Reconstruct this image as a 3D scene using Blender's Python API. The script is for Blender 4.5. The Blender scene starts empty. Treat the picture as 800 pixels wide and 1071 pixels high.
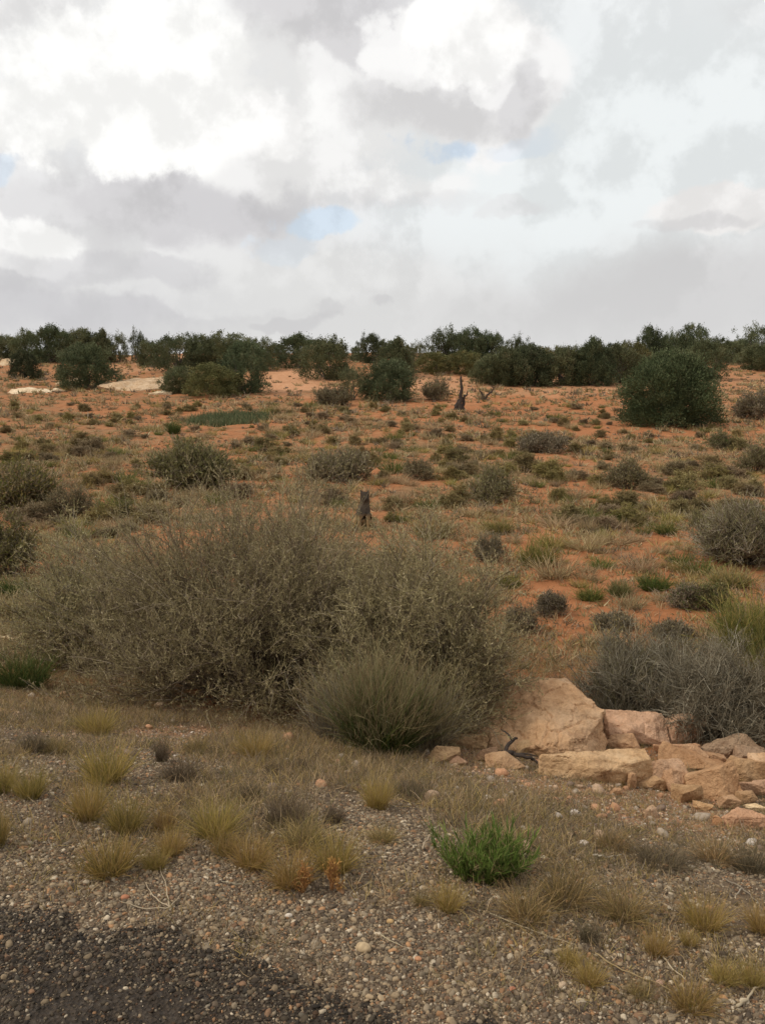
import bpy, bmesh, math, random
import numpy as np
from mathutils import Vector, Matrix, noise as mnoise

S = bpy.context.scene
C = S.collection
R = math.radians

# ------------------------------------------------------------------ camera
EYE = 1.6
PITCH = 8.5
FPX = 910.0
cam = bpy.data.cameras.new("camera")
cam.sensor_fit = 'VERTICAL'
cam.angle_y = 2 * math.atan(535.5 / FPX)
cam.clip_start = 0.05
cam.clip_end = 20000
camo = bpy.data.objects.new("camera", cam)
C.objects.link(camo)
camo.location = (0, 0, EYE)
camo.rotation_euler = (R(90 - PITCH), 0, 0)
S.camera = camo

# ------------------------------------------------------------------ light
SUN_EL, SUN_AZ = 46.0, 252.0          # azimuth clockwise from +Y: behind the camera, to its left
sv = Vector((math.sin(R(SUN_AZ)) * math.cos(R(SUN_EL)), math.cos(R(SUN_AZ)) * math.cos(R(SUN_EL)), math.sin(R(SUN_EL))))
sun = bpy.data.lights.new("sun", 'SUN')
sun.energy = 2.1
sun.angle = R(10)
sun.color = (1.0, 0.93, 0.82)
suno = bpy.data.objects.new("sun", sun)
C.objects.link(suno)
suno.rotation_euler = (-sv).to_track_quat('-Z', 'Y').to_euler()

S.view_settings.view_transform = 'Standard'
S.view_settings.look = 'None'
S.view_settings.exposure = -0.06
S.view_settings.gamma = 1.0
S.view_settings.use_curve_mapping = False
S.cycles.max_bounces = 5
S.cycles.diffuse_bounces = 3
S.cycles.glossy_bounces = 1
S.cycles.transmission_bounces = 3
S.cycles.transparent_max_bounces = 4
S.cycles.caustics_reflective = False
S.cycles.caustics_refractive = False


def pix_dir(x, y):
    """unit-forward ray of a photo pixel (800 x 1071)"""
    p = R(PITCH)
    a, b = (x - 400) / FPX, -(y - 535.5) / FPX
    return np.array([a + 0 * b, math.cos(p) + b * math.sin(p), -math.sin(p) + b * math.cos(p)])


# ------------------------------------------------------------------ sky
W = bpy.data.worlds.new("World")
S.world = W
W.use_nodes = True
nt = W.node_tree
nt.nodes.clear()
N = nt.nodes.new
L = nt.links.new


def vmath(op, a, b=None):
    n = N('ShaderNodeVectorMath')
    n.operation = op
    for i, v in enumerate((a, b)):
        if v is None:
            continue
        if hasattr(v, 'links'):
            L(v, n.inputs[i])
        else:
            n.inputs[i].default_value = v
    return n.outputs[1] if op in ('LENGTH', 'DOT_PRODUCT', 'DISTANCE') else n.outputs[0]


def fmath(op, a, b=None, clamp=False):
    n = N('ShaderNodeMath')
    n.operation = op
    n.use_clamp = clamp
    for i, v in enumerate((a, b)):
        if v is None:
            continue
        if hasattr(v, 'links'):
            L(v, n.inputs[i])
        else:
            n.inputs[i].default_value = v
    return n.outputs[0]


def smooth(v, lo, hi, a=0.0, b=1.0):
    n = N('ShaderNodeMapRange')
    n.interpolation_type = 'SMOOTHERSTEP'
    L(v, n.inputs[0])
    n.inputs[1].default_value, n.inputs[2].default_value = lo, hi
    n.inputs[3].default_value, n.inputs[4].default_value = a, b
    return n.outputs[0]


def mixc(f, a, b, mode='MIX'):
    n = N('ShaderNodeMix')
    n.data_type = 'RGBA'
    n.blend_type = mode
    for s, v in ((0, f), (6, a), (7, b)):
        if hasattr(v, 'links'):
            L(v, n.inputs[s])
        else:
            n.inputs[s].default_value = v if s == 0 else (*v, 1)
    return n.outputs[2]


def noise_n(vec, scale, detail=6, rough=0.55, dist=0.0):
    n = N('ShaderNodeTexNoise')
    L(vec, n.inputs['Vector'])
    n.inputs['Scale'].default_value = scale
    n.inputs['Detail'].default_value = detail
    n.inputs['Roughness'].default_value = rough
    n.inputs['Distortion'].default_value = dist
    return n


SKY_K = 0.1
D = N('ShaderNodeTexCoord').outputs['Generated']
st = N('ShaderNodeTexSky')
st.sky_type = 'NISHITA'
st.sun_disc = False
st.sun_elevation = R(SUN_EL)
st.sun_rotation = R(SUN_AZ)
st.air_density = 1.0
st.dust_density = 1.5
# ragged cloud edges: the direction itself is bent by noise
w1 = noise_n(D, 4.5, 9, 0.62)
w2 = noise_n(D, 17.0, 6, 0.6)
Dw = vmath('ADD', D, vmath('MULTIPLY', vmath('SUBTRACT', w1.outputs['Color'], (.5, .5, .5)), (.34, .34, .34)))
Dw = vmath('ADD', Dw, vmath('MULTIPLY', vmath('SUBTRACT', w2.outputs['Color'], (.5, .5, .5)), (.07, .07, .07)))
Dsoft = vmath('ADD', D, vmath('MULTIPLY', vmath('SUBTRACT', w1.outputs['Color'], (.5, .5, .5)), (.20, .20, .20)))


def blob(x, y, rx, ry, soft=0.55, vec=None):
    """mask round the direction of a cloud, rx, ry its half extents"""
    c = pix_dir(x, y)
    l = np.linalg.norm(c)
    c = c / l
    k = FPX * l
    d = vmath('SUBTRACT', Dw if vec is None else vec, tuple(c))
    d = vmath('MULTIPLY', d, (k / rx, k / (0.5 * (rx + ry)) * .8, k / ry))
    return smooth(vmath('LENGTH', d), 1.0 + soft, max(0.0, 1.0 - soft), 0, 1)


base_n = noise_n(Dw, 2.6, 5, 0.55)
puff = noise_n(D, 8.5, 10, 0.58)                     # billows, and the same field seen a step towards the sun
puff2 = noise_n(vmath('ADD', D, (-.030, -.005, .034)), 8.5, 10, 0.58)
big = noise_n(D, 3.6, 7, 0.55)
relief = fmath('SUBTRACT', puff.outputs['Fac'], puff2.outputs['Fac'])
edge_n = fmath('ADD', fmath('MULTIPLY', fmath('SUBTRACT', puff.outputs['Fac'], .5), 2.6), fmath('MULTIPLY', fmath('SUBTRACT', big.outputs['Fac'], .5), 1.2))
fleck = noise_n(D, 30.0, 6, 0.62)
edge_n = fmath('ADD', edge_n, fmath('MULTIPLY', fmath('SUBTRACT', fleck.outputs['Fac'], .5), .9))
Dm = vmath('ADD', D, vmath('MULTIPLY', vmath('SUBTRACT', big.outputs['Color'], (.5, .5, .5)), (.16, .16, .12)))
Dm = vmath('ADD', Dm, vmath('MULTIPLY', vmath('SUBTRACT', puff.outputs['Color'], (.5, .5, .5)), (.09, .09, .07)))


def cloud(x, y, rx, ry, amount, crisp=.22, ragged=1.0):
    b = blob(x, y, rx * 1.05, ry * 1.05, .95, Dm)
    v = fmath('ADD', b, fmath('MULTIPLY', edge_n, ragged))
    return fmath('MULTIPLY', fmath('MULTIPLY', smooth(v, .5 - crisp, .5 + crisp), smooth(b, .22, .55)), amount)


veil = mixc(smooth(base_n.outputs['Fac'], .32, .68), (0.78, 0.785, 0.80), (0.92, 0.93, 0.935))
sky_blue = mixc(0.72, vmath('MULTIPLY', st.outputs[0], (SKY_K * 1.5,) * 3), (0.74, 0.83, 0.92))
col = veil
col = mixc(blob(650, 190, 280, 170, .7, Dsoft), col, (0.82, 0.852, 0.856))
col = mixc(blob(330, 330, 900, 70, .75, Dsoft), col, (0.735, 0.732, 0.725))
col = mixc(fmath('MULTIPLY', blob(700, 310, 200, 50, .85, Dsoft), .75), col, (0.635, 0.628, 0.63))
col = mixc(fmath('MULTIPLY', blob(60, 315, 170, 30, .85, Dsoft), .8), col, (0.60, 0.593, 0.612))
# white cumulus, their grey bellies, the gaps of blue
CLOUDS = (  # x, y, half extents, amount, edge softness, raggedness, brightness
    (60, 25, 150, 44, .55, .45, .7, (.93, .925, .91)), (15, 8, 70, 24, .5, .45, .8, (.73, .715, .71)),
    (180, 190, 190, 74, .8, .5, .7, (.76, .752, .755)), (205, 196, 118, 54, .85, .42, .8, (.60, .589, .603)), (90, 236, 90, 38, .45, .45, .8, (.67, .66, .668)),
    (310, 125, 150, 78, .85, .30, .8, (.90, .893, .88)), (385, 38, 125, 46, .85, .42, .7, (.64, .628, .638)),
    (125, 108, 160, 74, 1, .17, .75, (.99, .985, .965)), (275, 138, 60, 34, .9, .16, .8, (.98, .97, .955)), (195, 128, 60, 34, .9, .18, .8, (.985, .98, .96)), (345, 108, 60, 30, .7, .2, .8, (.95, .945, .93)),
    (500, 88, 96, 78, 1, .11, .5, (.90, .893, .885)), (478, 118, 112, 30, .8, .4, .7, (.69, .68, .682)), (556, 106, 22, 44, .7, .3, .5, (.68, .67, .678)), (582, 128, 26, 9, .8, .3, .4, (.66, .652, .662)),
    (500, 40, 56, 42, 1, .17, .6, (.98, .972, .955)), (440, 78, 44, 24, .7, .18, .7, (.93, .922, .91)), (520, 84, 30, 24, .6, .18, .7, (.97, .962, .95)),
    (20, 262, 80, 28, .95, .18, .8, (.95, .945, .93)), (420, 198, 74, 24, .85, .2, .8, (.89, .885, .875)), (280, 296, 180, 24, .5, .4, 1, (.82, .82, .81)),
    (765, 216, 72, 24, .9, .16, .4, (.87, .85, .835)), (738, 230, 56, 9, .6, .36, .5, (.69, .68, .685)), (545, 226, 40, 11, .5, .38, .8, (.74, .73, .735)), (775, 10, 60, 22, .4, .45, .8, (.76, .755, .755)),
    (425, 216, 80, 11, .5, .4, .8, (.72, .71, .715)), (110, 284, 120, 16, .6, .42, .8, (.62, .612, .628)), (312, 335, 36, 6, .55, .42, .9, (.59, .582, .59)), (338, 331, 18, 6, .4, .42, .9, (.59, .582, .59)), (394, 331, 22, 6, .5, .36, .8, (.60, .592, .60)))
for b in CLOUDS:
    col = mixc(cloud(*b[:7]), col, b[7])
for b in ((446, 161, 50, 13, .9, .26, .8), (330, 239, 42, 15, .85, .28, .8), (565, 163, 50, 10, .35, .4, .6), (-2, 178, 22, 18, .6, .35, .5), (300, 262, 26, 12, .3, .4, .6)):
    col = mixc(cloud(*b[:7]), col, sky_blue)
lit = smooth(relief, -.09, .09, .91, 1.06)
hz = N('ShaderNodeSeparateXYZ')
L(D, hz.inputs[0])
lit = fmath('ADD', fmath('MULTIPLY', fmath('SUBTRACT', lit, 1.0), smooth(hz.outputs['Z'], .03, .22, .25, 1)), 1.0)
col = vmath('MULTIPLY', col, N('ShaderNodeCombineXYZ').outputs[0])
_c = col.node.inputs[1].links[0].from_node
for i in range(3):
    L(lit, _c.inputs[i])
bg = N('ShaderNodeBackground')
bg.inputs['Strength'].default_value = SKY_K
L(vmath('MULTIPLY', col, (1.04 / SKY_K,) * 3), bg.inputs['Color'])
wo = N('ShaderNodeOutputWorld')
L(bg.outputs[0], wo.inputs['Surface'])
W.cycles.sampling_method = 'MANUAL'
W.cycles.sample_map_resolution = 512

# ------------------------------------------------------------------ terrain height


def _h(ix, iy, s):
    n = (ix.astype(np.int64) * 374761393 + iy.astype(np.int64) * 668265263 + s * 974711) & 0xffffffff
    n = ((n ^ (n >> 13)) * 1274126177) & 0xffffffff
    return ((n ^ (n >> 16)) & 0xffff) / 65535.0


def vnoise(x, y, s=0):
    x = np.asarray(x, float); y = np.asarray(y, float)
    ix, iy = np.floor(x), np.floor(y)
    fx, fy = x - ix, y - iy
    fx = fx * fx * (3 - 2 * fx); fy = fy * fy * (3 - 2 * fy)
    a, b, c, d = _h(ix, iy, s), _h(ix + 1, iy, s), _h(ix, iy + 1, s), _h(ix + 1, iy + 1, s)
    return (a * (1 - fx) + b * fx) * (1 - fy) + (c * (1 - fx) + d * fx) * fy - .5


def fbm(x, y, s=0, o=4):
    t = 0
    for k in range(o):
        t = t + vnoise(x * 2 ** k, y * 2 ** k, s + k * 17) / 2 ** k
    return t


def sstep(x, a, b):
    t = np.clip((x - a) / (b - a), 0, 1)
    return t * t * (3 - 2 * t)


NV = np.array([[-40, .0], [1.9, 0], [2.5, -.03], [3.1, -.12], [4, -.36], [5, -.68], [6, -.93], [7.5, -1.12], [9, -1.17], [12, -1.12], [16, -1.05], [23, -.92], [32, -.78],
               [40, -.55], [48, -.05], [55, .42], [62, .95], [70, 1.6], [85, 3.0], [100, 4.4], [112, 5.2], [130, 5.4], [170, 4.2], [260, 0], [600, -4], [6000, -6]])


def zt(x, y):
    x = np.asarray(x, float); y = np.asarray(y, float)
    v = y + .35 * x * (1 - sstep(np.abs(y), 8, 14)) * np.clip(3.2 / np.maximum(np.abs(x), .01), 0, 1)
    v = v + .25 * fbm(x * .7, y * .7, 5, 2) * sstep(y, 2, 4)
    # smooth the profile by averaging it
    w = np.maximum(.25, .10 * np.abs(v))
    z = sum(np.interp(v + k * w, NV[:, 0], NV[:, 1]) for k in (-1, -.5, 0, .5, 1)) / 5
    far = sstep(y, 9, 20)
    z = z + (.012 * fbm(x * 5, y * 5, 1, 3) + .03 * fbm(x * 1.3, y * 1.3, 2, 3) * sstep(v, 2.4, 4))
    z = z + far * (.12 * fbm(x * .9, y * .9, 3, 3) + .35 * fbm(x * .09, y * .09, 4, 3) * sstep(y, 14, 50))
    z = z + .9 * fbm(x * .03, y * .03, 8, 2) * sstep(y, 60, 120)
    return z


def pix(x, y):
    """ground point under a photo pixel: arrays X, Y, Z"""
    x = np.atleast_1d(np.asarray(x, float)); y = np.atleast_1d(np.asarray(y, float))
    d = pix_dir(x, y)
    nst = 900 if len(x) < 60 else 240
    if len(x) > 1500:
        parts = [pix(x[i:i + 1500], y[i:i + 1500]) for i in range(0, len(x), 1500)]
        return tuple(np.concatenate(q) for q in zip(*parts))
    ts = np.exp(np.linspace(math.log(1.2), math.log(400), nst))
    P = d[:, :, None] * ts[None, None, :]
    below = (P[2] + EYE) < zt(P[0], P[1])
    i = np.where(below.any(1), below.argmax(1), nst - 1)
    lo, hi = ts[np.maximum(i - 1, 0)].copy(), ts[i].copy()
    for _ in range(14):
        m = (lo + hi) / 2
        b = (d[2] * m + EYE) < zt(d[0] * m, d[1] * m)
        hi = np.where(b, m, hi); lo = np.where(b, lo, m)
    t = (lo + hi) / 2
    return d[0] * t, d[1] * t, zt(d[0] * t, d[1] * t)


def pix1(x, y):
    a, b, c = pix(x, y)
    return float(a[0]), float(b[0]), float(c[0])


def depth(x, y, z):
    p = R(PITCH)
    return y * math.cos(p) - (z - EYE) * math.sin(p)


def project(x, y, z):
    p = R(PITCH)
    f = y * math.cos(p) - (z - EYE) * math.sin(p)
    u = y * math.sin(p) + (z - EYE) * math.cos(p)
    return 400 + FPX * x / f, 535.5 - FPX * u / f


def place(x, yb, yt, w, dr=.8):
    """a plant whose visible front foot is at (x, yb), top at row yt and w pixels wide -> centre, rx, ry, height"""
    X, Y, Z = pix1(x, yb)
    d0 = math.hypot(X, Y)
    ry = 0
    for _ in range(4):
        k = (d0 + ry * .75) / d0
        cx, cy = X * k, Y * k
        cz = float(zt(cx, cy))
        rx = w * depth(cx, cy, cz) / FPX / 2
        ry = rx * dr
    dv = pix_dir(x, yt)
    top = EYE + dv[2] * cy / dv[1]
    return (cx, cy, cz), rx, ry, max(top - cz, .03)


# ------------------------------------------------------------------ mesh helpers
def mk_mesh(name, V, faces, tint=None, smooth_=False):
    """V (n,3); faces: list of (m,k) index arrays; tint (n,3) own colour of each vertex"""
    me = bpy.data.meshes.new(name)
    V = np.asarray(V, np.float32)
    faces = [np.asarray(f, np.int32) for f in faces if len(f)]
    me.vertices.add(len(V))
    me.vertices.foreach_set('co', V.ravel())
    idx = np.concatenate([f.ravel() for f in faces])
    sizes = np.concatenate([np.full(len(f), f.shape[1], np.int32) for f in faces])
    starts = np.concatenate([[0], np.cumsum(sizes)[:-1]]).astype(np.int32)
    me.loops.add(len(idx))
    me.polygons.add(len(sizes))
    me.loops.foreach_set('vertex_index', idx)
    me.polygons.foreach_set('loop_start', starts)
    if smooth_:
        me.polygons.foreach_set('use_smooth', np.ones(len(sizes), bool))
    if tint is not None:
        a = me.attributes.new('tint', 'FLOAT_COLOR', 'POINT')
        t = np.ones((len(V), 4), np.float32)
        t[:, :3] = tint
        a.data.foreach_set('color', t.ravel())
    me.update(calc_edges=True)
    return me


class Acc:
    """collects pieces of ONE part"""
    def __init__(self):
        self.V, self.F, self.T, self.n = [], {}, [], 0

    def add(self, V, faces, tint):
        V = np.asarray(V, float)
        self.V.append(V)
        t = np.asarray(tint, float)
        self.T.append(np.broadcast_to(t, (len(V), 3)) if t.ndim == 1 else t)
        for f in faces:
            if len(f):
                self.F.setdefault(f.shape[1], []).append(f + self.n)
        self.n += len(V)
        return self

    def mesh(self, name, mat, smooth_=False):
        me = mk_mesh(name, np.concatenate(self.V), [np.concatenate(f) for f in self.F.values()], np.concatenate(self.T), smooth_)
        me.materials.append(mat)
        return me


def unit(a):
    return a / np.maximum(np.linalg.norm(a, axis=-1, keepdims=True), 1e-9)


def walk(rng, start, dirs, length, segs, wig=.15, pull=0.0):
    """polylines (n, segs+1, 3)"""
    n = len(start)
    P = np.zeros((n, segs + 1, 3))
    P[:, 0] = start
    d = unit(dirs)
    step = (np.asarray(length) / segs).reshape(-1, 1) if np.ndim(length) else np.full((n, 1), length / segs)
    for k in range(segs):
        d = unit(d + rng.normal(0, wig, (n, 3)) + np.array([0, 0, pull]))
        P[:, k + 1] = P[:, k] + d * step
    return P


def tubes(P, r0, r1, sides=3):
    n, m, _ = P.shape
    T = unit(np.gradient(P, axis=1))
    ref = np.array([.31, .52, .79])
    A = unit(np.cross(T, ref)); B = np.cross(T, A)
    r = (np.asarray(r0).reshape(-1, 1) * np.linspace(1, 0, m) + np.asarray(r1).reshape(-1, 1) * np.linspace(0, 1, m))
    a = np.arange(sides) * 2 * math.pi / sides
    V = P[:, :, None, :] + r[:, :, None, None] * (A[:, :, None, :] * np.cos(a)[None, None, :, None] + B[:, :, None, :] * np.sin(a)[None, None, :, None])
    i = np.arange(n)[:, None, None] * m * sides + np.arange(m - 1)[None, :, None] * sides
    s = np.arange(sides)[None, None, :]
    s2 = (s + 1) % sides
    F = np.stack([i + s, i + s2, i + sides + s2, i + sides + s], -1).reshape(-1, 4)
    return V.reshape(-1, 3), F, m * sides


def ribbons(rng, P, w):
    """grass blades: tapering strips"""
    n, m, _ = P.shape
    T = unit(P[:, -1] - P[:, 0])
    side = unit(np.cross(T, rng.normal(0, 1, (n, 3))))
    ww = np.asarray(w).reshape(-1, 1) * np.linspace(1, .25, m)[None]
    V = np.stack([P - side[:, None] * ww[..., None] / 2, P + side[:, None] * ww[..., None] / 2], 2)
    i = np.arange(n)[:, None] * m * 2 + np.arange(m - 1)[None] * 2
    F = np.stack([i, i + 1, i + 3, i + 2], -1).reshape(-1, 4)
    return V.reshape(-1, 3), F, m * 2


def leaves(rng, pts, dirs, length, width):
    """small pointed leaf faces"""
    n = len(pts)
    d = unit(dirs)
    s = unit(np.cross(d, rng.normal(0, 1, (n, 3))))
    L_ = np.asarray(length).reshape(-1, 1) * np.ones((n, 1)); W_ = np.asarray(width).reshape(-1, 1) * np.ones((n, 1))
    V = np.stack([pts, pts + d * L_ * .5 + s * W_ * .5, pts + d * L_, pts + d * L_ * .5 - s * W_ * .5], 1)
    F = (np.arange(n)[:, None] * 4 + np.arange(4)[None])
    return V.reshape(-1, 3), F, 4


def along(rng, P, per, t0, t1):
    """random points on polylines with the direction there"""
    n, m, _ = P.shape
    q = np.repeat(np.arange(n), per)
    t = rng.uniform(t0, t1, len(q)) * (m - 1)
    k = np.minimum(t.astype(int), m - 2)
    f = (t - k)[:, None]
    return P[q, k] * (1 - f) + P[q, k + 1] * f, unit(P[q, k + 1] - P[q, k]), q, t / (m - 1)


def pal(rng, n, cols, per=1, jit=.15):
    """one colour of the palette per piece, repeated for its vertices; cols: (weight, rgb)"""
    w = np.array([c[0] for c in cols], float)
    k = rng.choice(len(cols), n, p=w / w.sum())
    c = np.array([c[1] for c in cols])[k] * rng.uniform(1 - jit, 1 + jit, (n, 1))
    return np.repeat(c, per, 0)


# ------------------------------------------------------------------ materials
def new_mat(name):
    m = bpy.data.materials.new(name)
    m.use_nodes = True
    t = m.node_tree
    t.nodes.clear()
    return m, t


class G:
    def __init__(s, tree):
        s.t = tree

    def n(s, ty, **kw):
        x = s.t.nodes.new(ty)
        for k, v in kw.items():
            setattr(x, k, v)
        return x

    def l(s, a, b):
        s.t.links.new(a, b)

    def noise(s, vec, scale, detail=5, rough=.6):
        x = s.n('ShaderNodeTexNoise')
        s.l(vec, x.inputs['Vector'])
        x.inputs['Scale'].default_value = scale; x.inputs['Detail'].default_value = detail; x.inputs['Roughness'].default_value = rough
        return x.outputs['Fac']

    def ramp(s, fac, stops):
        x = s.n('ShaderNodeValToRGB')
        s.l(fac, x.inputs[0])
        e = x.color_ramp.elements
        while len(e) < len(stops):
            e.new(.5)
        for q, (p, c) in zip(e, stops):
            q.position = p; q.color = (*c, 1) if len(c) == 3 else c
        return x.outputs[0]

    def mix(s, f, a, b, mode='MIX'):
        x = s.n('ShaderNodeMix', data_type='RGBA', blend_type=mode)
        for i, v in ((0, f), (6, a), (7, b)):
            if hasattr(v, 'links'):
                s.l(v, x.inputs[i])
            else:
                x.inputs[i].default_value = v if i == 0 else (*v, 1)
        return x.outputs[2]

    def maprange(s, v, a, b, c, d, smooth_=True):
        x = s.n('ShaderNodeMapRange')
        if smooth_:
            x.interpolation_type = 'SMOOTHSTEP'
        s.l(v, x.inputs[0])
        for i, q in enumerate((a, b, c, d)):
            x.inputs[i + 1].default_value = q
        return x.outputs[0]

    def math(s, op, a, b):
        x = s.n('ShaderNodeMath', operation=op)
        for i, v in enumerate((a, b)):
            if hasattr(v, 'links'):
                s.l(v, x.inputs[i])
            else:
                x.inputs[i].default_value = v
        return x.outputs[0]

    def bump(s, h, strength, dist, normal=None):
        x = s.n('ShaderNodeBump')
        x.inputs['Strength'].default_value = strength; x.inputs['Distance'].default_value = dist
        s.l(h, x.inputs['Height'])
        if normal:
            s.l(normal, x.inputs['Normal'])
        return x.outputs[0]

    def out(s, col, rough=.85, normal=None, spec=.2, transl=0.0):
        b = s.n('ShaderNodeBsdfPrincipled')
        s.l(col, b.inputs['Base Color'])
        b.inputs['Roughness'].default_value = rough
        b.inputs['Specular IOR Level'].default_value = spec
        if normal:
            s.l(normal, b.inputs['Normal'])
        o = s.n('ShaderNodeOutputMaterial')
        sh = b.outputs[0]
        if transl:
            tr = s.n('ShaderNodeBsdfTranslucent')
            s.l(col, tr.inputs['Color'])
            mx = s.n('ShaderNodeMixShader')
            mx.inputs[0].default_value = transl
            s.l(sh, mx.inputs[1]); s.l(tr.outputs[0], mx.inputs[2])
            sh = mx.outputs[0]
        s.l(sh, o.inputs['Surface'])


def plant_mat(name, var=.22, transl=.25, rough=.8):
    m, t = new_mat(name)
    g = G(t)
    a = g.n('ShaderNodeAttribute', attribute_name='tint')
    oi = g.n('ShaderNodeObjectInfo')
    hs = g.n('ShaderNodeHueSaturation')
    g.l(a.outputs['Color'], hs.inputs['Color'])
    g.l(g.maprange(oi.outputs['Random'], 0, 1, 1 - var, 1 + var, False), hs.inputs['Value'])
    g.l(g.maprange(g.math('FRACT', g.math('MULTIPLY', oi.outputs['Random'], 7.31), 0), 0, 1, .485, .512, False), hs.inputs['Hue'])
    c = g.mix(1.0, hs.outputs[0], oi.outputs['Color'], 'MULTIPLY')
    g.out(c, rough, None, .15, transl)
    return m


M_leaf = plant_mat('leaf')
M_needle = plant_mat('juniper_needles', .14, .12)
M_grass = plant_mat('grass_blade', .15, .3)
M_wood = plant_mat('dry_wood', .12, 0, .9)
M_litter = plant_mat('litter', 0, .2)


def stone_mat():
    m, t = new_mat('pebble')
    g = G(t)
    a = g.n('ShaderNodeAttribute', attribute_name='tint')
    geo = g.n('ShaderNodeNewGeometry')
    n = g.noise(geo.outputs['Position'], 90, 4)
    c = g.mix(1, a.outputs['Color'], g.ramp(n, [(.3, (.72, .70, .68)), (.7, (1.15, 1.14, 1.12))]), 'MULTIPLY')
    g.out(c, .75, g.bump(n, .3, .004), .25)
    return m


M_stone = stone_mat()


def sandstone_mat():
    m, t = new_mat('sandstone')
    g = G(t)
    tc = g.n('ShaderNodeTexCoord')
    oi = g.n('ShaderNodeObjectInfo')
    off = g.n('ShaderNodeVectorMath', operation='ADD')
    g.l(tc.outputs['Object'], off.inputs[0])
    cmb = g.n('ShaderNodeCombineXYZ')
    for i in range(3):
        g.l(g.math('MULTIPLY', oi.outputs['Random'], 13.7 + i * 7), cmb.inputs[i])
    g.l(cmb.outputs[0], off.inputs[1])
    p = off.outputs[0]
    n1 = g.noise(p, 2.2, 6, .62)
    n2 = g.noise(p, 14, 8, .7)
    n3 = g.noise(p, 75, 4, .6)
    c = g.ramp(n1, [(.28, (.50, .295, .160)), (.48, (.63, .41, .240)), (.70, (.72, .51, .33))])
    c = g.mix(1, c, g.ramp(n2, [(.30, (.70, .66, .62)), (.55, (1, 1, 1)), (.8, (1.08, 1.06, 1.04))]), 'MULTIPLY')
    c = g.mix(1, c, g.ramp(n3, [(.3, (.88, .87, .86)), (.6, (1.05, 1.05, 1.04))]), 'MULTIPLY')
    # brown weathering crust in patches and thin bedding cracks
    st_ = g.noise(p, 5.5, 7, .72)
    c = g.mix(g.maprange(st_, .52, .68, 0, .55), c, (.27, .15, .085))
    c = g.mix(1, c, oi.outputs['Color'], 'MULTIPLY')
    h = g.math('ADD', g.math('MULTIPLY', n2, .7), g.math('MULTIPLY', n3, .25))
    g.out(c, .9, g.bump(h, 1.0, .05), .1)
    return m


M_rock = sandstone_mat()


def ground_mat():
    m, t = new_mat('desert_soil')
    g = G(t)
    geo = g.n('ShaderNodeNewGeometry')
    p = geo.outputs['Position']
    z = g.n('ShaderNodeAttribute', attribute_name='tint')
    sep = g.n('ShaderNodeSeparateColor')
    g.l(z.outputs['Color'], sep.inputs[0])
    near, bare, pale = sep.outputs
    nA = g.noise(p, .55, 6, .65)
    nB = g.noise(p, 3.1, 7, .7)
    nC = g.noise(p, 22, 6, .7)
    nD = g.noise(p, 120, 3, .6)
    litter = g.ramp(nB, [(.30, (.125, .080, .042)), (.5, (.225, .142, .073)), (.7, (.315, .215, .115))])
    red = g.ramp(nB, [(.28, (.27, .112, .048)), (.5, (.38, .160, .070)), (.75, (.46, .22, .105))])
    f = g.math('ADD', g.maprange(nA, .34, .56, .12, .85), bare)
    f = g.math('ADD', f, g.maprange(nC, .3, .7, -.18, .18))
    x = g.n('ShaderNodeClamp'); g.l(f, x.inputs[0]); f = x.outputs[0]
    plain = g.mix(f, litter, red)
    plain = g.mix(pale, plain, g.ramp(nB, [(.3, (.46, .22, .11)), (.7, (.58, .33, .19))]))
    nearc = g.ramp(nC, [(.25, (.075, .052, .034)), (.5, (.165, .118, .078)), (.75, (.29, .215, .145))])
    nearr = g.ramp(nC, [(.25, (.20, .10, .055)), (.5, (.33, .18, .10)), (.75, (.42, .27, .17))])
    nearc = g.mix(g.maprange(bare, .15, .7, 0, 1), nearc, nearr)
    c = g.mix(near, plain, nearc)
    c = g.mix(1, c, g.ramp(nD, [(.25, (.72, .70, .68)), (.7, (1.18, 1.16, 1.12))]), 'MULTIPLY')
    h = g.math('ADD', g.math('MULTIPLY', nC, 1.0), g.math('MULTIPLY', nD, .25))
    g.out(c, .95, g.bump(h, .8, .03), .08)
    return m


M_ground = ground_mat()


def road_mat():
    m, t = new_mat('old_asphalt')
    g = G(t)
    geo = g.n('ShaderNodeNewGeometry')
    p = geo.outputs['Position']
    v = g.n('ShaderNodeTexVoronoi')
    g.l(p, v.inputs['Vector']); v.inputs['Scale'].default_value = 85
    n = g.noise(p, 30, 6, .7)
    n0 = g.noise(p, 4, 4, .6)
    c = g.ramp(n, [(.3, (.024, .017, .011)), (.55, (.056, .040, .027)), (.8, (.11, .082, .055))])
    chip = g.maprange(g.math('FRACT', g.math('MULTIPLY', v.outputs['Color'], 3.7), 0), .80, .9, 0, 1)
    c = g.mix(g.math('MULTIPLY', chip, .3), c, (.12, .10, .08))
    c = g.mix(g.maprange(n0, .52, .75, 0, .45), c, (.13, .095, .065))
    h = g.math('ADD', g.math('MULTIPLY', v.outputs['Distance'], 1.0), n)
    g.out(c, .85, g.bump(h, .9, .02), .25)
    return m


M_road = road_mat()


def plain_mat(name, col, rough=.9, sc=20, lo=.7, hi=1.2):
    m, t = new_mat(name)
    g = G(t)
    tc = g.n('ShaderNodeTexCoord')
    n = g.noise(tc.outputs['Object'], sc, 6, .65)
    c = g.ramp(n, [(.3, tuple(v * lo for v in col)), (.7, tuple(v * hi for v in col))])
    g.out(c, rough, g.bump(n, .6, .01), .15)
    return m


M_dark = plain_mat('weathered_dark_wood', (.06, .045, .036), sc=14)
M_stick = plain_mat('bleached_stick', (.36, .28, .18), sc=30)

# ------------------------------------------------------------------ scene graph helpers


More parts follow.
